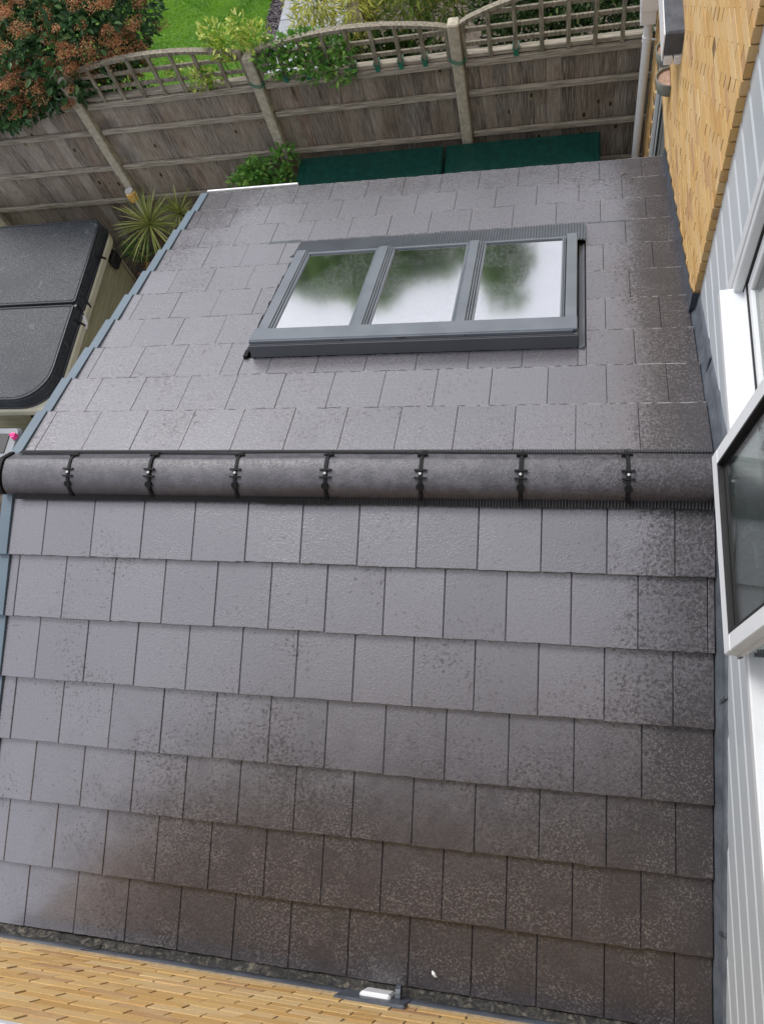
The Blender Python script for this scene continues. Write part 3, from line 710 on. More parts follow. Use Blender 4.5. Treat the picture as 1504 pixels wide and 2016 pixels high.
# lead work
def lead_strip(F, xs_top, ya, yb, n, topz, seed, mat, name, parent, foot=0.0):
    g = MB(); vs = []; fs = []
    for i in range(n + 1):
        y = ya + (yb - ya) * i / n; s_ = abs(y) / CA; zr = -s_ * SA
        wv = .004 * noise.noise(Vector((y * 7, seed, 0))) + .002 * noise.noise(Vector((y * 31, seed, 2)))
        lap = (int((y - ya) / 1.1) if yb > ya else int((ya - y) / 1.1)) * .0
        tz = topz(y, zr)
        rowv = [(-.004, zr - .030), (.000, zr - .004 + wv), (xs_top - .010 + wv, zr + .02 + wv), (xs_top - .006 + wv * .5, (zr + tz) / 2), (xs_top - .003, tz + wv), (xs_top + .02, tz + wv - .002)]
        vs += [(a, y, b) for a, b in rowv]
    m_ = 6
    for i in range(n):
        for k in range(m_ - 1): fs.append((i * m_ + k, i * m_ + k + 1, (i + 1) * m_ + k + 1, (i + 1) * m_ + k))
    g.add(vs, fs, .5); return g.build(name, mat, parent, smooth=True, fix=False)
def tznear(y, zr): 
    k = int((y + 2.42) / 1.15); return zr + .145 + .012 * noise.noise(Vector((y * 2.3, 4, 0))) + .006 * (((y + 2.42) / 1.15) % 1 - .5)
lead_strip(None, XC, -2.41, Y0 - .02, 120, tznear, 1., M['lead'], 'lead_flashing', house)
for y in (-1.95, -1.02, -.02, .62):
    g = MB(); zr = -abs(y) * SA / CA; g.box(XC - .012, XC - .005, y - .012, y + .004, zr + .01, zr + .147); g.build('lead_lap', M['dark_lead'], house)
g = MB()   # stepped flashing against the brick
y = Y0 - .01
while y < 3.16:
    zr = -y * SA / CA; zt = math.floor((zr + .16) / .075) * .075 + .02
    y2 = min(y + .20, 3.16); zr2 = -y2 * SA / CA
    vs = [(-.013, y, zr - .03), (-.015, y, zr + .01), (-.0155, y, zr + .13 + .01), (-.0145, y2, zr2 + .10), (-.015, y2, zr2 + .01), (-.013, y2, zr2 - .03)]
    g.add(vs, [(0, 1, 4, 5), (1, 2, 3, 4)], .5); y += .20
g.add([(-.016, Y0 - .006, -Y0 * SA / CA - .02), (-.016, Y0 - .006, -Y0 * SA / CA + .15), (XC, Y0 - .008, -Y0 * SA / CA + .15), (XC, Y0 - .008, -Y0 * SA / CA - .02), (-.016, Y0 + .05, -Y0 * SA / CA + .13), (-.016, Y0 + .05, -Y0 * SA / CA - .03)], [(0, 1, 2, 3), (0, 1, 4, 5)], .3)
g.build('stepped_flashing', M['dark_lead'], house, fix=False)
# bottom wall: lead upstand and mossy gutter strip
g = MB(); vs = []; fs = []; n = 90
for i in range(n + 1):
    x = -3.6 + 3.6 * i / n; wv = .005 * noise.noise(Vector((x * 5, 7, 0)))
    for y, z in ((WB + .014 + wv, -.955), (WB + .012 + wv, -.90), (WB + .009, -.84 + wv), (WB + .006, -.735 + wv * .6), (WB - .01, -.733 + wv * .6)): vs.append((x, y, z))
for i in range(n):
    for k in range(4): fs.append((i * 5 + k, i * 5 + k + 1, (i + 1) * 5 + k + 1, (i + 1) * 5 + k))
g.add(vs, fs, .5)
g.build('lead_upstand', M['dark_lead'], house, smooth=True, fix=False)
g = MB(); g.extr([(WB + .010, -.735), (WB + .004, -.724), (WB - .004, -.722), (WB - .004, -.74)], -3.6, -.05, nx=1); g.build('mortar_fillet', M['mortar'], house)
for lx in (-3.02,):
    g = MB(); g.add([(lx, WB + .011, -.735), (lx + .05, WB + .034, -.94), (lx + .062, WB + .034, -.94), (lx + .012, WB + .011, -.735)], [(0, 1, 2, 3)]); g.build('lead_lap', M['black_plastic'], house, fix=False)
g = MB(); vs = []; fs = []; nx, ny = 420, 16
for i in range(nx + 1):
    x = -3.66 + 3.66 * i / nx
    for j in range(ny + 1):
        y = WB + .012 + .10 * j / ny; q = noise.noise(Vector((x * 13, y * 13, 0))) + .4 * noise.noise(Vector((x * 32, y * 32, 3)))
        vs.append((x, y, -.862 - .062 * min(1, j / ny * 1.5) + .011 * q + .012 * noise.noise(Vector((x * 4, 0, 9)))))
for i in range(nx):
    for j in range(ny): a = i * (ny + 1) + j; fs.append((a, a + 1, a + ny + 2, a + ny + 1))
g.add(vs, fs, .5); g.build('mossy_gutter', M['moss'], ext, smooth=True, fix=False)
# white overflow outlet dressed with lead
g = MB(); g.cbox(-1.56, -1.415, -2.418, -2.388, -.87, -.73, .010); ov = g.build('overflow_outlet', M['fascia'], house)
g = MB(); g.cbox(-1.66, -1.33, WB - .005, WB + .014, -.93, -.64, .006); g.tube([(-1.398, -2.39, -.80), (-1.375, -2.388, -.80)], .04, 14); g.build('lead_collar', M['dark_lead'], ov)
# far sill sliver on the bottom wall
g = MB(); g.cbox(-3.42, -.24, WB - .01, WB + .012, .965, 1.02, .003); g.cbox(-3.42, -.24, WB - .01, WB + .012, 3.2, 3.26, .003)
for x in (-3.42, -2.40, -1.34, -.30): g.cbox(x, x + .06, WB - .01, WB + .010, 1.02, 3.2, .003)
wn = g.build('window', M['upvc'], house)  # unseen window, added above the sill to darken reflections in the tiles
g = MB(); g.cbox(-3.46, -.2, WB - .02, WB + .055, .92, .962, .004); g.build('sill', M['upvc'], wn)
for x in (-3.36, -2.34, -1.28):
    g = MB(); g.box(x, x + (.96 if x < -2.4 else .98), WB + .002, WB + .006, 1.02, 3.2, .5); g.build('glass', M['unseen_dark_glass'], wn)

# beyond the eaves: patio door reveal, canopy, downpipe, wall pots
g = MB(); up(g, .0, .030, 4.20, 4.25, GZ, -1.075, c=.003); up(g, .036, .050, 4.195, 4.25, GZ, -1.075, c=.003); up(g, .062, .12, 4.19, 4.25, GZ, -1.075, c=.004)
up(g, .0, .12, 3.17, 4.25, -1.11, -1.075, c=.003); up(g, .0, .1, 3.17, 3.24, GZ, -1.08, c=.004); up(g, .03, .1, 3.24, 4.19, GZ, GZ + .12, c=.004)
dr = g.build('patio_door', M['upvc'], house)
g = MB(); g.box(.030, .036, 4.20, 4.25, GZ, -1.075, .5); g.box(.050, .062, 4.20, 4.25, GZ, -1.08); g.build('gasket', M['gasket'], dr)
g = MB(); g.box(.06, .066, 3.24, 4.19, GZ + .12, -1.1, .5); g.build('glass', M['glass'], dr)
g = MB(); g.cbox(-.118, .02, 3.0, 4.62, -.235, -.075, .012); cn = g.build('canopy', M['dark_lead'], house)
g = MB(); g.cbox(-.112, -.060, 2.995, 4.62, -.295, -.236, .004); g.cbox(-.052, .0, 2.992, 4.62, -.295, -.236, .004); g.cbox(-.127, -.119, 3.004, 4.62, -.27, -.09, .002); g.build('fascia', M['fascia'], cn)
dp = empty('downpipe', (-.082, 4.58, GZ)); dp.parent = house; dp.matrix_parent_inverse = Matrix.Translation(-house.location)
bpy.data.objects.remove(dp)
g = MB(); g.tube([(-.085, 4.58, GZ), (-.085, 4.58, -1.05)], .036, 20); g.tube([(-.085, 4.58, -1.27), (-.085, 4.58, -1.22)], .042, 20)
dp = g.build('downpipe', M['pipe'], house, smooth=False)
g = MB(); g.cbox(-.158, -.035, 4.50, 4.64, -1.08, -.90, .006); g.cbox(-.165, -.028, 4.49, 4.65, -.96, -.80, .006); g.build('hopper', M['fascia'], dp)
g = MB(); g.tube([(-.06, 4.56, -1.24), (-.03, 4.55, -1.24), (-.008, 4.55, -1.25)], .008, 8); g.build('bracket', M['fascia'], dp)
def wall_pot(y, z, R_, label):
    t = tag(empty('wall_pot', (-.012, y, z)), label, 'wall pot', 'half-round pots on the brick wall under the canopy')
    g = MB(); vs = []; fs = []; n = 14
    for rr, zz in ((R_ * .82, z - .10), (R_, z), (R_ * .9, z), (R_ * .88, z - .02)):
        for k in range(n + 1):
            a = math.pi * k / n; vs.append((-.013 - rr * math.sin(a), y + rr * math.cos(a), zz))
    for q in range(3):
        for k in range(n): a = q * (n + 1) + k; fs.append((a, a + 1, a + n + 2, a + n + 1))
    g.add(vs, fs, .5); g.build('pot', M['grey_glaze'], t, smooth=True)
    g = MB(); vs = [(-.013 - R_ * .88 * math.sin(math.pi * k / n), y + R_ * .88 * math.cos(math.pi * k / n), z - .018) for k in range(n + 1)]
    g.add(vs, [tuple(range(n + 1))], .5); g.build('soil', M['terracotta'], t, fix=False)
wall_pot(3.62, -.64, .095, 'grey half-round pot on the brick wall, the farther of two under the dark canopy')
wall_pot(3.36, -.66, .100, 'grey half-round pot on the brick wall, the nearer of two, beside the white door frame')

# ------------------------------------------------------------------ fence
FY = 4.8
PXs = [-7.46, -5.53, -3.60, -1.685, .25]
fence = tag(empty('fence', (-3.6, FY, GZ)), 'weathered grey-brown board fence with trellis top and pale concrete posts', 'fence')
frn = random.Random(4)
for i, px in enumerate(PXs):
    topz = (-1.03, -1.06, -1.09, -1.03, -1.0)[i]
    g = MB(); g.cbox(px - .052, px + .048, FY - .075, FY + .045, GZ - .1, topz, .01)
    po = g.build('post', M['post'], fence)
    if i in (2, 3, 4):
        g = MB(); zz = -1.36
        ring = [(px + .075 * math.cos(a) * 1.0, FY - .015 + .075 * math.sin(a) * 1.1 , zz + .012 * math.sin(a * 2)) for a in [2 * math.pi * k / 20 for k in range(21)]]
        g.tube(ring, .005, 6, cap=False); g.tube([(p[0], p[1], p[2] - .02) for p in ring], .004, 6, cap=False); g.build('wire_tie', M['green_tie'], po)
for i in range(4):
    xa, xb = PXs[i] + .048, PXs[i + 1] - .052
    g = MB(); x = xa; top = -1.385
    while x < xb - .01:
        wd = frn.uniform(.105, .135); x2 = min(x + wd + .012, xb); k = frn.random()
        g.hexa([(x, FY + .004, GZ), (x2, FY + .022, GZ), (x2, FY + .034, GZ), (x, FY + .012, GZ), (x, FY - .006, top), (x2, FY + .012, top), (x2, FY + .026, top), (x, FY + .006, top)], k); x += wd
    pn = g.build('fence_panel', M['board'], fence)
    for q, (zr, hh) in enumerate(((-1.425, .052), (-1.735, .044), (-2.19, .044), (-2.64, .044))):
        dz = frn.uniform(-.006, .006); g = MB(); g.cbox(xa + .012, xb - .005, FY - .040, FY - .004, zr - hh * .62 + dz, zr + hh * .62 + dz, .005)
        if q == 0: g.cbox(xa + .004, xb - .003, FY - .020, FY + .05, -1.385, -1.345, .004)
        g.build('rail', M['rail'], pn)
    # trellis
    L_ = xb - xa; g = MB(); sag = [.10, .11, .11, .20][i]
    zt = lambda x: -1.085 + sag * math.sin(math.pi * min(1, max(0, (x - xa) / L_))) ** .8 + (.02 if i == 3 else 0)
    nv = 8
    for k in range(nv + 1):
        xx = xa + .022 + (L_ - .044) * k / nv
        g.cbox(xx - .019, xx + .019, FY - .036, FY - .012, -1.40, zt(xx), .003)
    for zz in (-1.258, -1.13, -1.0):
        ks = [x for x in [xa + L_ * j / 60 for j in range(61)] if zt(x) > zz + .015]
        if len(ks) > 3: g.cbox(ks[0], ks[-1], FY - .014, FY + .010, zz - .019, zz + .019, .003)
    n = 24; vs = []; fs = []
    for k in range(n + 1):
        xx = xa + L_ * k / n; z_ = zt(xx)
        for y, z in ((FY - .042, z_ - .013), (FY + .018, z_ - .013), (FY + .018, z_ + .017), (FY - .042, z_ + .017)): vs.append((xx, y, z))
    for k in range(n):
        for j in range(4): fs.append((k * 4 + j, k * 4 + (j + 1) % 4, (k + 1) * 4 + (j + 1) % 4, (k + 1) * 4 + j))
    g.add(vs, fs); tr = g.build('trellis', M['slat'], fence)
    if i >= 2:
        for k in range(1, nv):
            if frn.random() < .62:
                g = MB(); xx = xa + .022 + (L_ - .044) * k / nv
                for e in (0, .014): g.tube([(xx - .026, FY - .042, -1.335 + e), (xx - .0, FY - .050, -1.36 + e), (xx + .026, FY - .042, -1.335 + e), (xx + .024, FY + .02, -1.32 + e), (xx - .024, FY + .02, -1.32 + e), (xx - .026, FY - .042, -1.335 + e)], .0045, 5, cap=False)
                g.box(xx - .021, xx + .021, FY - .043, FY - .034, -1.40, -1.345); g.build('wire_tie', M['green_tie'], tr)

# ------------------------------------------------------------------ things in the yard
def storage(x0, x1, label):
    t = tag(empty('storage_box', ((x0 + x1) / 2, 4.3, GZ)), label, 'storage box', 'green storage boxes against the fence')
    y0, y1, zt = 3.80, 4.70, -2.215
    g = MB(); g.cbox(x0 + .03, x1 - .03, y0 + .03, y1 - .02, GZ, zt - .06, .02)
    for k in range(8):
        xx = x0 + .12 + (x1 - x0 - .24) * k / 7; g.cbox(xx - .03, xx + .03, y0 + .018, y0 + .032, GZ + .05, zt - .1, .004)
    g.build('body', M['green'], t)
    g = MB(); F = lambda x, y, z: (x, y, z - (y1 - y) * .03)
    g.cbox(x0, x1, y0, y1, zt - .06, zt, .02, F=F); g.cbox(x0 + .09, x1 - .06, y0 + .10, y1 - .06, zt - .01, zt + .010, .008, F=F)
    prof = [(y0 + .13, zt + .010), (y0 + .17, zt + .022), (y0 + .24, zt + .024), (y0 + .29, zt + .011)]
    g.extr(prof + [(y0 + .29, zt), (y0 + .13, zt)], x0 + .15, x1 - .16, F=lambda x, a, b: F(x, a, b))
    g.build('lid', M['green'], t, smooth=False)
storage(-3.43, -1.915, 'dark green plastic storage box with ribbed lid, left of the pair behind the roof')
storage(-1.895, -.415, 'dark green plastic storage box with ribbed lid, nearest the white downpipe')

# hot tub
tub = tag(empty('hot_tub', (-6.7, 3.05, GZ)), 'square hot tub with black folding vinyl cover and olive panelled cabinet', 'hot tub')
TX0, TX1, TY0, TY1 = -8.0, -5.68, 1.90, 4.22; CZ = -2.42
def rrect(x0, x1, y0, y1, r_, z, seg=8, corners=(1, 1, 1, 1)):
    out = []
    for (cx_, cy_, a0), on in zip(((x1 - r_, y1 - r_, 0), (x0 + r_, y1 - r_, 90), (x0 + r_, y0 + r_, 180), (x1 - r_, y0 + r_, 270)), corners):
        rr_ = r_ if on else .03
        ccx = x1 - rr_ if a0 in (0, 270) else x0 + rr_; ccy = y1 - rr_ if a0 in (0, 90) else y0 + rr_
        for k in range(seg + 1):
            a = rad(a0 + 90 * k / seg); out.append((ccx + rr_ * math.cos(a), ccy + rr_ * math.sin(a), z))
    return out
def loft(g, rings, capb=True, capt=True, r=.5):
    n = len(rings[0]); vs = [p for R_ in rings for p in R_]; fs = []
    for i in range(len(rings) - 1):
        for k in range(n): fs.append((i * n + k, i * n + (k + 1) % n, (i + 1) * n + (k + 1) % n, (i + 1) * n + k))
    if capb: fs.append(tuple(range(n)))
    if capt: fs.append(tuple((len(rings) - 1) * n + k for k in range(n)))
    g.add(vs, fs, r)
g = MB(); loft(g, [rrect(TX0 + .06, TX1 - .04, TY0 + .02, TY1 - .06, .10, z) for z in (GZ, -2.56)])
for y in (2.45, 3.35, 4.12): g.cbox(TX1 - .045, TX1 - .034, y - .012, y + .012, GZ, -2.56, .003)
for x in (-6.15, -6.9): g.cbox(x - .01, x + .01, TY0 + .012, TY0 + .03, GZ, -2.56, .003)
g.build('cabinet', M['panel'], tub)
g = MB(); loft(g, [rrect(TX0, TX1 + .030, TY0 - .03, TY1 + .040, .2, z) for z in (-2.60, -2.53)] + [rrect(TX0 + .02, TX1 + .02, TY0 - .02, TY1 + .02, .2, -2.51)]); g.build('shell_rim', M['cream'], tub)
SEAM = 3.07
for (ya, yb, cn_) in ((SEAM + .012, TY1, (1, 1, 0, 0)), (TY0, SEAM - .012, (0, 0, 1, 1))):
    g = MB(); big = .36 if yb < 3.5 else .12
    R1 = lambda ins, z: rrect(TX0 + ins, TX1 - ins, ya + ins, yb - ins, big, z, 10, cn_)
    loft(g, [R1(.0, -2.52), R1(-.006, -2.47), R1(.0, CZ + .03), R1(.012, CZ + .052), R1(.035, CZ + .064)])
    g.build('cover', M['vinyl'], tub)
    g = MB(); ring = rrect(TX0 + .012, TX1 - .012, ya + .012, yb - .012, big, CZ + .056, 10, cn_); g.tube(ring + [ring[0]], .012, 6, cap=False)
    ring = rrect(TX0 - .008, TX1 + .008, ya - .0, yb + .0, big, -2.50, 10, cn_); g.tube(ring + [ring[0]], .016, 6, cap=False)
    g.build('cover_piping', M['vinyl_edge'], tub, smooth=True)
g = MB(); loft(g, [rrect(TX0, TX1 + .004, SEAM - .03, SEAM + .03, .02, z) for z in (-2.52, CZ + .035)]); g.build('cover_hinge', M['vinyl_edge'], tub)
g = MB()
for y, dy in ((3.75, .05), (3.22, -.03), (2.9, .02)):
    g.tube([(TX1 + .0, y, CZ + .0), (TX1 + .02, y + dy, -2.49), (TX1 + .035, y + dy * 1.6, -2.56)], [.012, .016, .010], 6)
g.cbox(TX1 - .03, TX1 + .035, 3.90, 4.06, -2.82, -2.66, .012); g.tube([(TX1 + .01, 3.8, -2.52), (TX1 + .015, 3.95, -2.60), (TX1 + .01, 4.02, -2.68)], .012, 6)
g.tube([(TX1 + .008, 3.2 + .12 * k, -2.545 + .02 * math.sin(k * 1.9)) for k in range(8)], .017, 6)
g.build('cover_strap', M['black_rubber'], tub)
g = MB(); g.tube([(TX1 + .03, 3.02, -2.50), (TX1 + .04, 2.96, -2.56), (TX1 + .03, 2.92, -2.60)], [.016, .024, .01], 8); g.build('strap_clip', M['screw'], tub)
g = MB(); vs = [(TX1 - .30 + .085 * math.cos(a), TY0 + .006, -2.70 + .05 * math.sin(a)) for a in [2 * math.pi * k / 20 for k in range(20)]]
g.add(vs, [tuple(range(20))]); g.add([(-5.90, TY0 + .004, -2.80), (-5.78, TY0 + .004, -2.80), (-5.82, TY0 + .004, -2.90)], [(0, 1, 2)]); g.build('speaker_vent', M['gasket'], tub, fix=False)
# grey case beside the tub with a pink knob
cs = tag(empty('equipment_case', (-6.15, 1.5, GZ)), 'grey and black case with a bright pink knob beside the hot tub', 'case')
g = MB(); loft(g, [rrect(-6.55, -5.93, 1.28, 1.66, .06, z) for z in (GZ, -2.50)] + [rrect(-6.53, -5.95, 1.30, 1.64, .05, -2.47)]); g.build('body', M['grey_case'], cs)
g = MB(); g.cbox(-6.50, -6.03, 1.36, 1.58, -2.475, -2.462, .004); g.build('screen', M['gasket'], cs)
g = MB(); g.tube([(-5.96, 1.54, -2.46), (-5.96, 1.54, -2.42)], [.035, .028], 12); g.tube([(-5.99, 1.54, -2.425), (-5.93, 1.54, -2.425)], .016, 8); g.build('knob', M['pink'], cs)
# amber lantern on the post
ln = tag(empty('lantern', (-5.53, 4.70, -2.56)), 'small amber glass lantern on the concrete fence post behind the spiky plant', 'lantern')
g = MB(); rings = []
for r_, z in ((.03, -2.565), (.055, -2.54), (.06, -2.44), (.045, -2.415)): rings.append([(-5.50 + r_ * math.cos(a), 4.66 + r_ * math.sin(a), z) for a in [math.pi / 3 * k for k in range(6)]])
loft(g, rings); g.build('glass_body', M['amber'], ln)
g = MB(); g.tube([(-5.50, 4.66, -2.42), (-5.50, 4.66, -2.405)], .05, 6); g.tube([(-5.50, 4.66, -2.58), (-5.50, 4.66, GZ)], .012, 8); g.build('frame', M['screw'], ln)

# ------------------------------------------------------------------ plants
def leaf(g, p, d, n, L_, W_, rnd_, fold=.25):
    d = d.normalized(); sd = d.cross(n)
    if sd.length < 1e-4: sd = Vector((1, 0, 0))
    sd.normalize(); up_ = sd.cross(d).normalized()
    m1 = p + d * L_ * .35; m2 = p + d * L_ * .7
    dr = -up_ * L_ * .10
    vs = [p, m1 + sd * W_ / 2 + up_ * W_ * fold, m2 + sd * W_ * .36 + up_ * W_ * fold + dr * .5, p + d * L_ + dr, m2 - sd * W_ * .36 + up_ * W_ * fold + dr * .5, m1 - sd * W_ / 2 + up_ * W_ * fold, m2 + dr * .4, m1]
    g.add(vs, [(0, 1, 7), (1, 2, 6, 7), (2, 3, 6), (3, 4, 6), (4, 5, 7, 6), (5, 0, 7)], rnd_)
def rv(r_): 
    while True:
        v = Vector((r_.uniform(-1, 1), r_.uniform(-1, 1), r_.uniform(-1, 1)))
        if .05 < v.length < 1: return v.normalized()
def clump(g, c, R_, nl, L_, W_, r_, up_b=.3, shell=.5, tone=(0, 1), droop=0):
    c = Vector(c)
    for i in range(nl):
        v = rv(r_); rr = shell + (1 - shell) * r_.random() ** .6
        p = c + Vector((v.x * R_[0], v.y * R_[1], v.z * R_[2])) * rr
        d = (v + rv(r_) * .8 + Vector((0, 0, up_b - droop))).normalized(); n = (v + rv(r_) * .5 + Vector((0, 0, .5)))
        s_ = r_.uniform(.65, 1.15); leaf(g, p, d, n, L_ * s_, W_ * s_, tone[0] + (tone[1] - tone[0]) * min(1, max(0, r_.gauss(.5, .25))))
def stems(base, tips, r0=.02, r1=.004, mat='bark', name='stems', parent=None, r_=random):
    g = MB(); b = Vector(base)
    if b.y == 4.95: g.tube([b, (b.x, 4.95, -1.38)], [r0, r0 * .7], 6); b = Vector((b.x, 4.95, -1.38)); r0 *= .5
    for t in tips:
        t = Vector(t); mid = b.lerp(t, .5) + Vector((r_.uniform(-.08, .08), abs(r_.uniform(-.08, .08)), .05)); g.tube([b + Vector((r_.uniform(-.04, .04), r_.uniform(-.04, .04), 0)), mid, t], [r0, (r0 + r1) / 2, r1], 6)
    return g.build(name, M[mat], parent)
# big viburnum with orange brown flower heads
r_ = random.Random(31)
vb = tag(empty('viburnum_bush', (-6.0, 5.75, GZ)), 'large dark green bush covered in orange-brown flower heads leaning over the fence', 'bush')
cl_ = []
for c, R_ in (((-6.9, 5.2, -1.30), (.75, .5, .55)), ((-6.2, 5.05, -1.10), (.75, .45, .52)), ((-5.65, 5.05, -1.05), (.55, .40, .48)), ((-5.15, 5.2, -.92), (.45, .40, .42)), ((-6.3, 5.8, -.75), (.9, .6, .55)), ((-5.6, 5.7, -.72), (.75, .5, .5)), ((-4.98, 5.5, -.85), (.40, .40, .42)), ((-7.5, 5.6, -1.3), (.8, .6, .7)), ((-5.75, 4.86, -1.20), (.45, .22, .22)), ((-6.5, 4.80, -1.34), (.6, .22, .22)), ((-4.92, 5.0, -1.10), (.20, .16, .18)), ((-6.2, 5.2, -1.9), (.8, .2, .5)), ((-5.4, 5.3, -2.0), (.5, .2, .5)), ((-7.1, 4.85, -1.45), (.5, .2, .2))): cl_.append((c, R_))
g = MB()
for c, R_ in cl_: clump(g, c, R_, int(1150 * R_[0] * max(R_[1], .3) * 4 * .8), .105, .042, r_, .1, .45)
g.build('foliage', M['leaf_dark'], vb, fix=False)
g = MB(); k = 0
while k < 430:
    c, R_ = r_.choice(cl_[:11] + cl_[-1:]); v = rv(r_); v.z = abs(v.z) if r_.random() < .7 else v.z
    if v.y > .5: continue
    v.normalize()
    p = Vector(c) + Vector((v.x * R_[0], v.y * R_[1], v.z * R_[2])) * 1.10
    HR = r_.uniform(.055, .125); hue = r_.random()
    for j in range(120):
        u = rv(r_); u.z = abs(u.z) * .8
        q = p + u * HR * r_.uniform(.35, 1); s_ = .0115
        a, b = rv(r_) * s_, rv(r_) * s_
        g.add([q, q + a, q + a + b, q + b], [(0, 1, 2, 3)], min(1, max(0, hue * .5 + r_.uniform(0, .5))))
    k += 1
g.build('flowers', M['flower'], vb, fix=False)
stems((-6.0, 5.8, GZ), [c for c, _ in cl_], .035, .01, parent=vb, r_=r_, name='branches')

def shrub(name, base, clumps, mat, L_, W_, dens, label, cat='shrub', group=None, seed=1, stem='bark', up_b=.3, droop=0, sr=.012):
    r_ = random.Random(seed); t = tag(empty(name, base), label, cat, group); g = MB()
    for c, R_ in clumps: clump(g, c, R_, max(12, int(dens * (R_[0] + R_[1]) * (R_[2] + R_[0]) * 2)), L_, W_, r_, up_b, .25, droop=droop)
    g.build('foliage', M[mat], t, fix=False)
    stems(base, [c for c, _ in clumps], sr, .003, stem, 'stems', t, r_)
    return t
shrub('climbing_rose', (-3.72, 4.95, GZ), [((-3.78, 4.86, -1.02), (.22, .14, .13)), ((-3.50, 4.86, -.98), (.16, .12, .11)), ((-3.62, 4.88, -.86), (.10, .1, .08)), ((-3.92, 4.86, -.90), (.10, .1, .08))], 'leaf_rose', .068, .032, 900,
      'yellow-green climbing rose tumbling over the trellis above the second concrete post', 'climber', 'climbing roses on the trellis', 5)
shrub('climbing_rose', (-3.1, 4.95, GZ), [((-3.32, 4.76, -1.20), (.20, .10, .12)), ((-3.02, 4.74, -1.26), (.20, .10, .14)), ((-2.78, 4.74, -1.34), (.14, .09, .12)), ((-3.10, 4.82, -1.08), (.30, .10, .10)), ((-2.72, 4.78, -1.16), (.14, .08, .12)), ((-3.45, 4.76, -1.12), (.1, .08, .06))], 'leaf_green', .070, .034, 950,
      'dense green climbing rose with yellow tips hanging on the middle trellis panel', 'climber', 'climbing roses on the trellis', 6)
shrub('climbing_rose', (-4.15, 4.95, GZ), [((-4.13, 4.78, -1.24), (.11, .08, .10)), ((-4.22, 4.80, -1.36), (.08, .05, .05)), ((-4.40, 4.86, -1.20), (.09, .06, .06)), ((-4.02, 4.80, -1.32), (.07, .05, .06))], 'leaf_rose', .060, .028, 1500,
      'small yellow-green rose shoot on the trellis between bush and second post', 'climber', 'climbing roses on the trellis', 7)
shrub('leafy_shrub', (-3.85, 4.5, GZ), [((-3.98, 4.5, -2.32), (.24, .2, .2)), ((-3.66, 4.5, -2.38), (.25, .2, .18)), ((-3.55, 4.62, -2.12), (.14, .10, .14)), ((-3.86, 4.5, -2.15), (.16, .14, .12)), ((-3.8, 4.45, -2.7), (.35, .25, .3))], 'leaf_green', .075, .038, 800,
      'bright green leafy shrub in front of the fence beside the green box', 'shrub', None, 8)
bam = [((-3.02, 5.35, -1.0), (.28, .25, .22), 'leaf_bamboo_y', 'golden bamboo tuft arching over the pale path', 3), ((-2.62, 5.30, -1.15), (.16, .2, .3), 'leaf_bamboo_y', 'narrow golden bamboo tuft beside the wooden stake', 4),
       ((-2.15, 5.45, -1.0), (.34, .3, .35), 'leaf_bamboo', 'green bamboo clump behind the trellis right of the wooden stake', 5), ((-1.75, 5.5, -.95), (.30, .3, .3), 'leaf_bamboo', 'olive bamboo clump behind the third concrete post', 6)]
for c, R_, mt, lb, sd_ in bam:
    cl2 = [(c, R_), ((c[0] - .1, c[1] + .1, c[2] - .45), (R_[0] * .9, R_[1], .3)), ((c[0] + .08, c[1] + .3, c[2] + .05), R_)]
    shrub('bamboo', (c[0], c[1] + .1, GZ), cl2, mt, .105, .014, 1150, lb, 'bamboo', 'bamboo clumps beyond the trellis', sd_, 'cane', .0, .35, .008)
for k, (x, lb) in enumerate(((-1.25, 'dark evergreen hedge plant behind the trellis right of the third concrete post'), (-.70, 'dark evergreen hedge plant behind the middle of the last trellis panel'), (-.12, 'dark evergreen hedge plant behind the trellis beside the downpipe'))):
    shrub('hedge_plant', (x, 5.35, GZ), [((x, 5.35, -1.25), (.36, .28, .34)), ((x + .1, 5.4, -1.75), (.38, .28, .4)), ((x - .1, 5.6, -.95), (.36, .3, .3))], 'leaf_hedge', .075, .03, 1150, lb, 'shrub', 'hedge plants behind the fence', 20 + k)
shrub('low_plant', (-2.6, 5.35, GZ), [((-2.7, 5.25, -1.75), (.6, .2, .45)), ((-2.2, 5.25, -1.8), (.5, .2, .45))], 'leaf_hedge', .08, .035, 800, 'dark low foliage seen through the middle trellis panel', 'shrub', None, 33)
# wooden stake
g = MB(); g.cbox(-2.66, -2.56, 5.52, 5.62, GZ, -.2, .006); tag(g.build('wooden_stake', M['slat']), 'grey wooden stake standing among the bamboo by the path', 'stake')
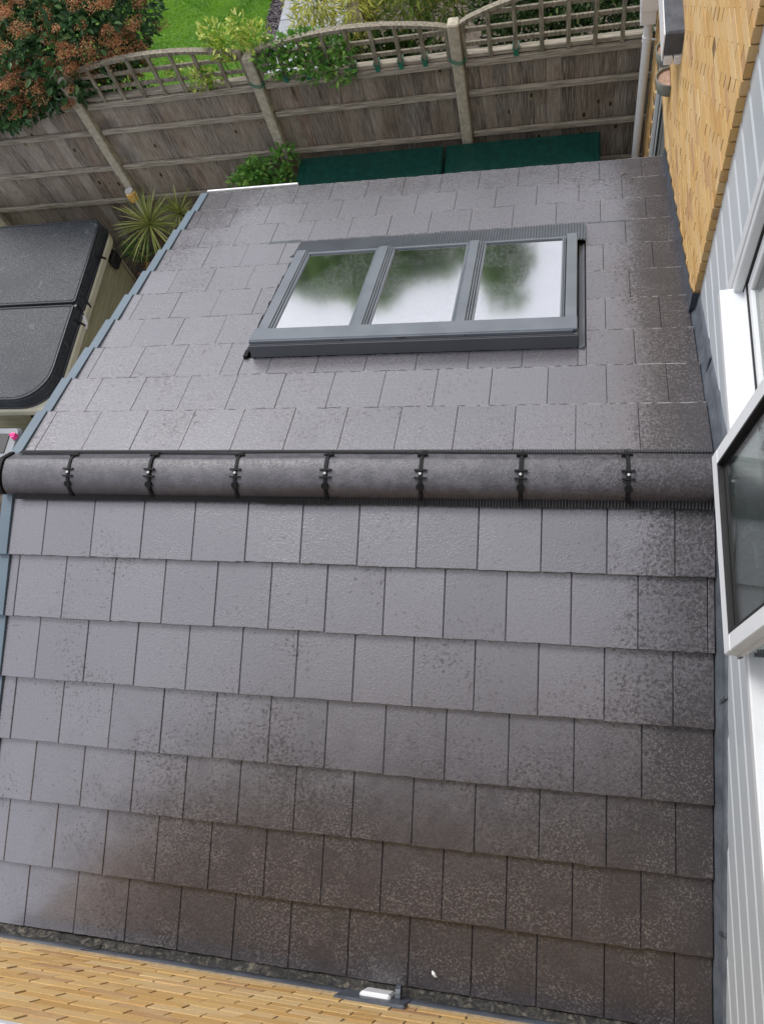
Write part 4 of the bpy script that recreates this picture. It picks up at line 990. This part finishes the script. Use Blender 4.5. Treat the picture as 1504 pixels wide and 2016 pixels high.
# cordylines
def cordyline(base, top, n, L_, seed, label):
    n = int(n * 1.35); L_ *= 1.08
    r_ = random.Random(seed); t = tag(empty('cordyline', base), label, 'spiky plant', 'spiky cordylines beside the hot tub')
    g = MB(); g.tube([base, ((base[0] + top[0]) / 2 + .01, base[1], (base[2] + top[2]) / 2), top], [.045, .035, .03], 8); g.build('stem', M['bark'], t)
    g = MB(); T = Vector(top)
    for i in range(n):
        el = rad(r_.uniform(-35, 80)); az = r_.uniform(0, 6.283); d = Vector((math.cos(az) * math.cos(el), math.sin(az) * math.cos(el), math.sin(el)))
        L2 = L_ * r_.uniform(.75, 1.1); sd_ = d.cross(Vector((0, 0, 1))).normalized(); W_ = r_.uniform(.0065, .0105); pts = []
        for k in range(7):
            q = k / 6; p = T + d * L2 * q + Vector((0, 0, -.10 * q * q * (1 + r_.random() * .2))) * L2 / .5; w_ = W_ * (1 - q ** 2.2) * (.55 + q * .9 if q < .4 else 1)
            pts += [p - sd_ * w_, p + Vector((0, 0, -w_ * .4)), p + sd_ * w_]
        g.add(pts, [(k * 3 + j, k * 3 + j + 1, k * 3 + j + 4, k * 3 + j + 3) for k in range(6) for j in (0, 1)], min(1, max(0, r_.gauss(.55, .25))))
    g.build('leaves', M['leaf_palm'], t, fix=False)
cordyline((-5.27, 4.34, GZ), (-5.27, 4.34, -2.62), 95, .46, 2, 'large spiky yellow-green cordyline between the hot tub and the roof edge')
cordyline((-4.92, 4.46, GZ), (-4.92, 4.46, -2.60), 55, .34, 3, 'smaller spiky cordyline close against the roof verge by the fence')
g = MB(); r_ = random.Random(12)
for i in range(420):
    x, y = r_.uniform(-5.7, -4.9), r_.uniform(3.7, 4.6); L2 = r_.uniform(.04, .12); leaf(g, Vector((x, y, GZ + r_.uniform(.01, .06))), rv(r_), Vector((0, 0, 1)), L2, L2 * .4, r_.random())
tag(g.build('leaf_litter', M['flower'], fix=False), 'brown fallen leaves on the soil beneath the spiky plant', 'leaf litter', kind='stuff')
shrub('ground_cover_plant', (-5.35, 3.95, GZ), [((-5.38, 3.95, GZ + .10), (.22, .16, .10)), ((-5.75, 4.5, GZ + .15), (.2, .16, .15))], 'leaf_green', .04, .016, 1500, 'low green feathery plant on the soil beside the hot tub', 'plant', None, 44, sr=.004)

# trees further up the garden (seen mirrored in the rooflight)
def tree(x, y, ztop, R_, label, seed, nb=16, sparse=1.0):
    r_ = random.Random(seed); t = tag(empty('tree', (x, y, GZ)), label, 'tree', 'garden trees mirrored in the rooflight')
    g = MB(); g.tube([(x, y, GZ), (x + .05, y, GZ + .45 * (ztop - GZ)), (x, y, GZ + .9 * (ztop - GZ))], [.12, .09, .03], 8)
    cs_ = []
    for k in range(nb):
        a = r_.uniform(0, 6.28); q = r_.uniform(.35, 1); h_ = GZ + (ztop - GZ) * q; rr = R_ * (1.15 - q * .85) * r_.uniform(.3, 1)
        c = (x + math.cos(a) * rr, y + math.sin(a) * rr, h_ - .2); cs_.append(c); g.tube([(x, y, h_ - .9), c], [.04, .012], 5)
    g.build('trunk', M['bark'], t)
    g = MB()
    for c in cs_: clump(g, c, (R_ * .42, R_ * .42, R_ * .34), int(620 * sparse), .17, .085, r_, .1, .2)
    g.build('crown', M['leaf_tree'], t, fix=False)
tree(-5.0, 13.4, 1.45, 1.7, 'bushy garden tree mirrored in the left rooflight pane', 61, 40)
tree(-6.6, 14.6, 1.45, 1.6, 'rounded garden tree mirrored at the left rooflight edge', 62, 34)
tree(-3.9, 14.2, 1.45, 1.2, 'small garden tree mirrored in the middle rooflight pane', 63, 26)
tree(-2.6, 13.6, 1.15, .9, 'slim garden tree mirrored right of the middle rooflight pane', 64, 20)
tree(-2.05, 12.6, 1.75, 1.1, 'loose open garden tree mirrored in the right rooflight pane', 65, 18, .35)
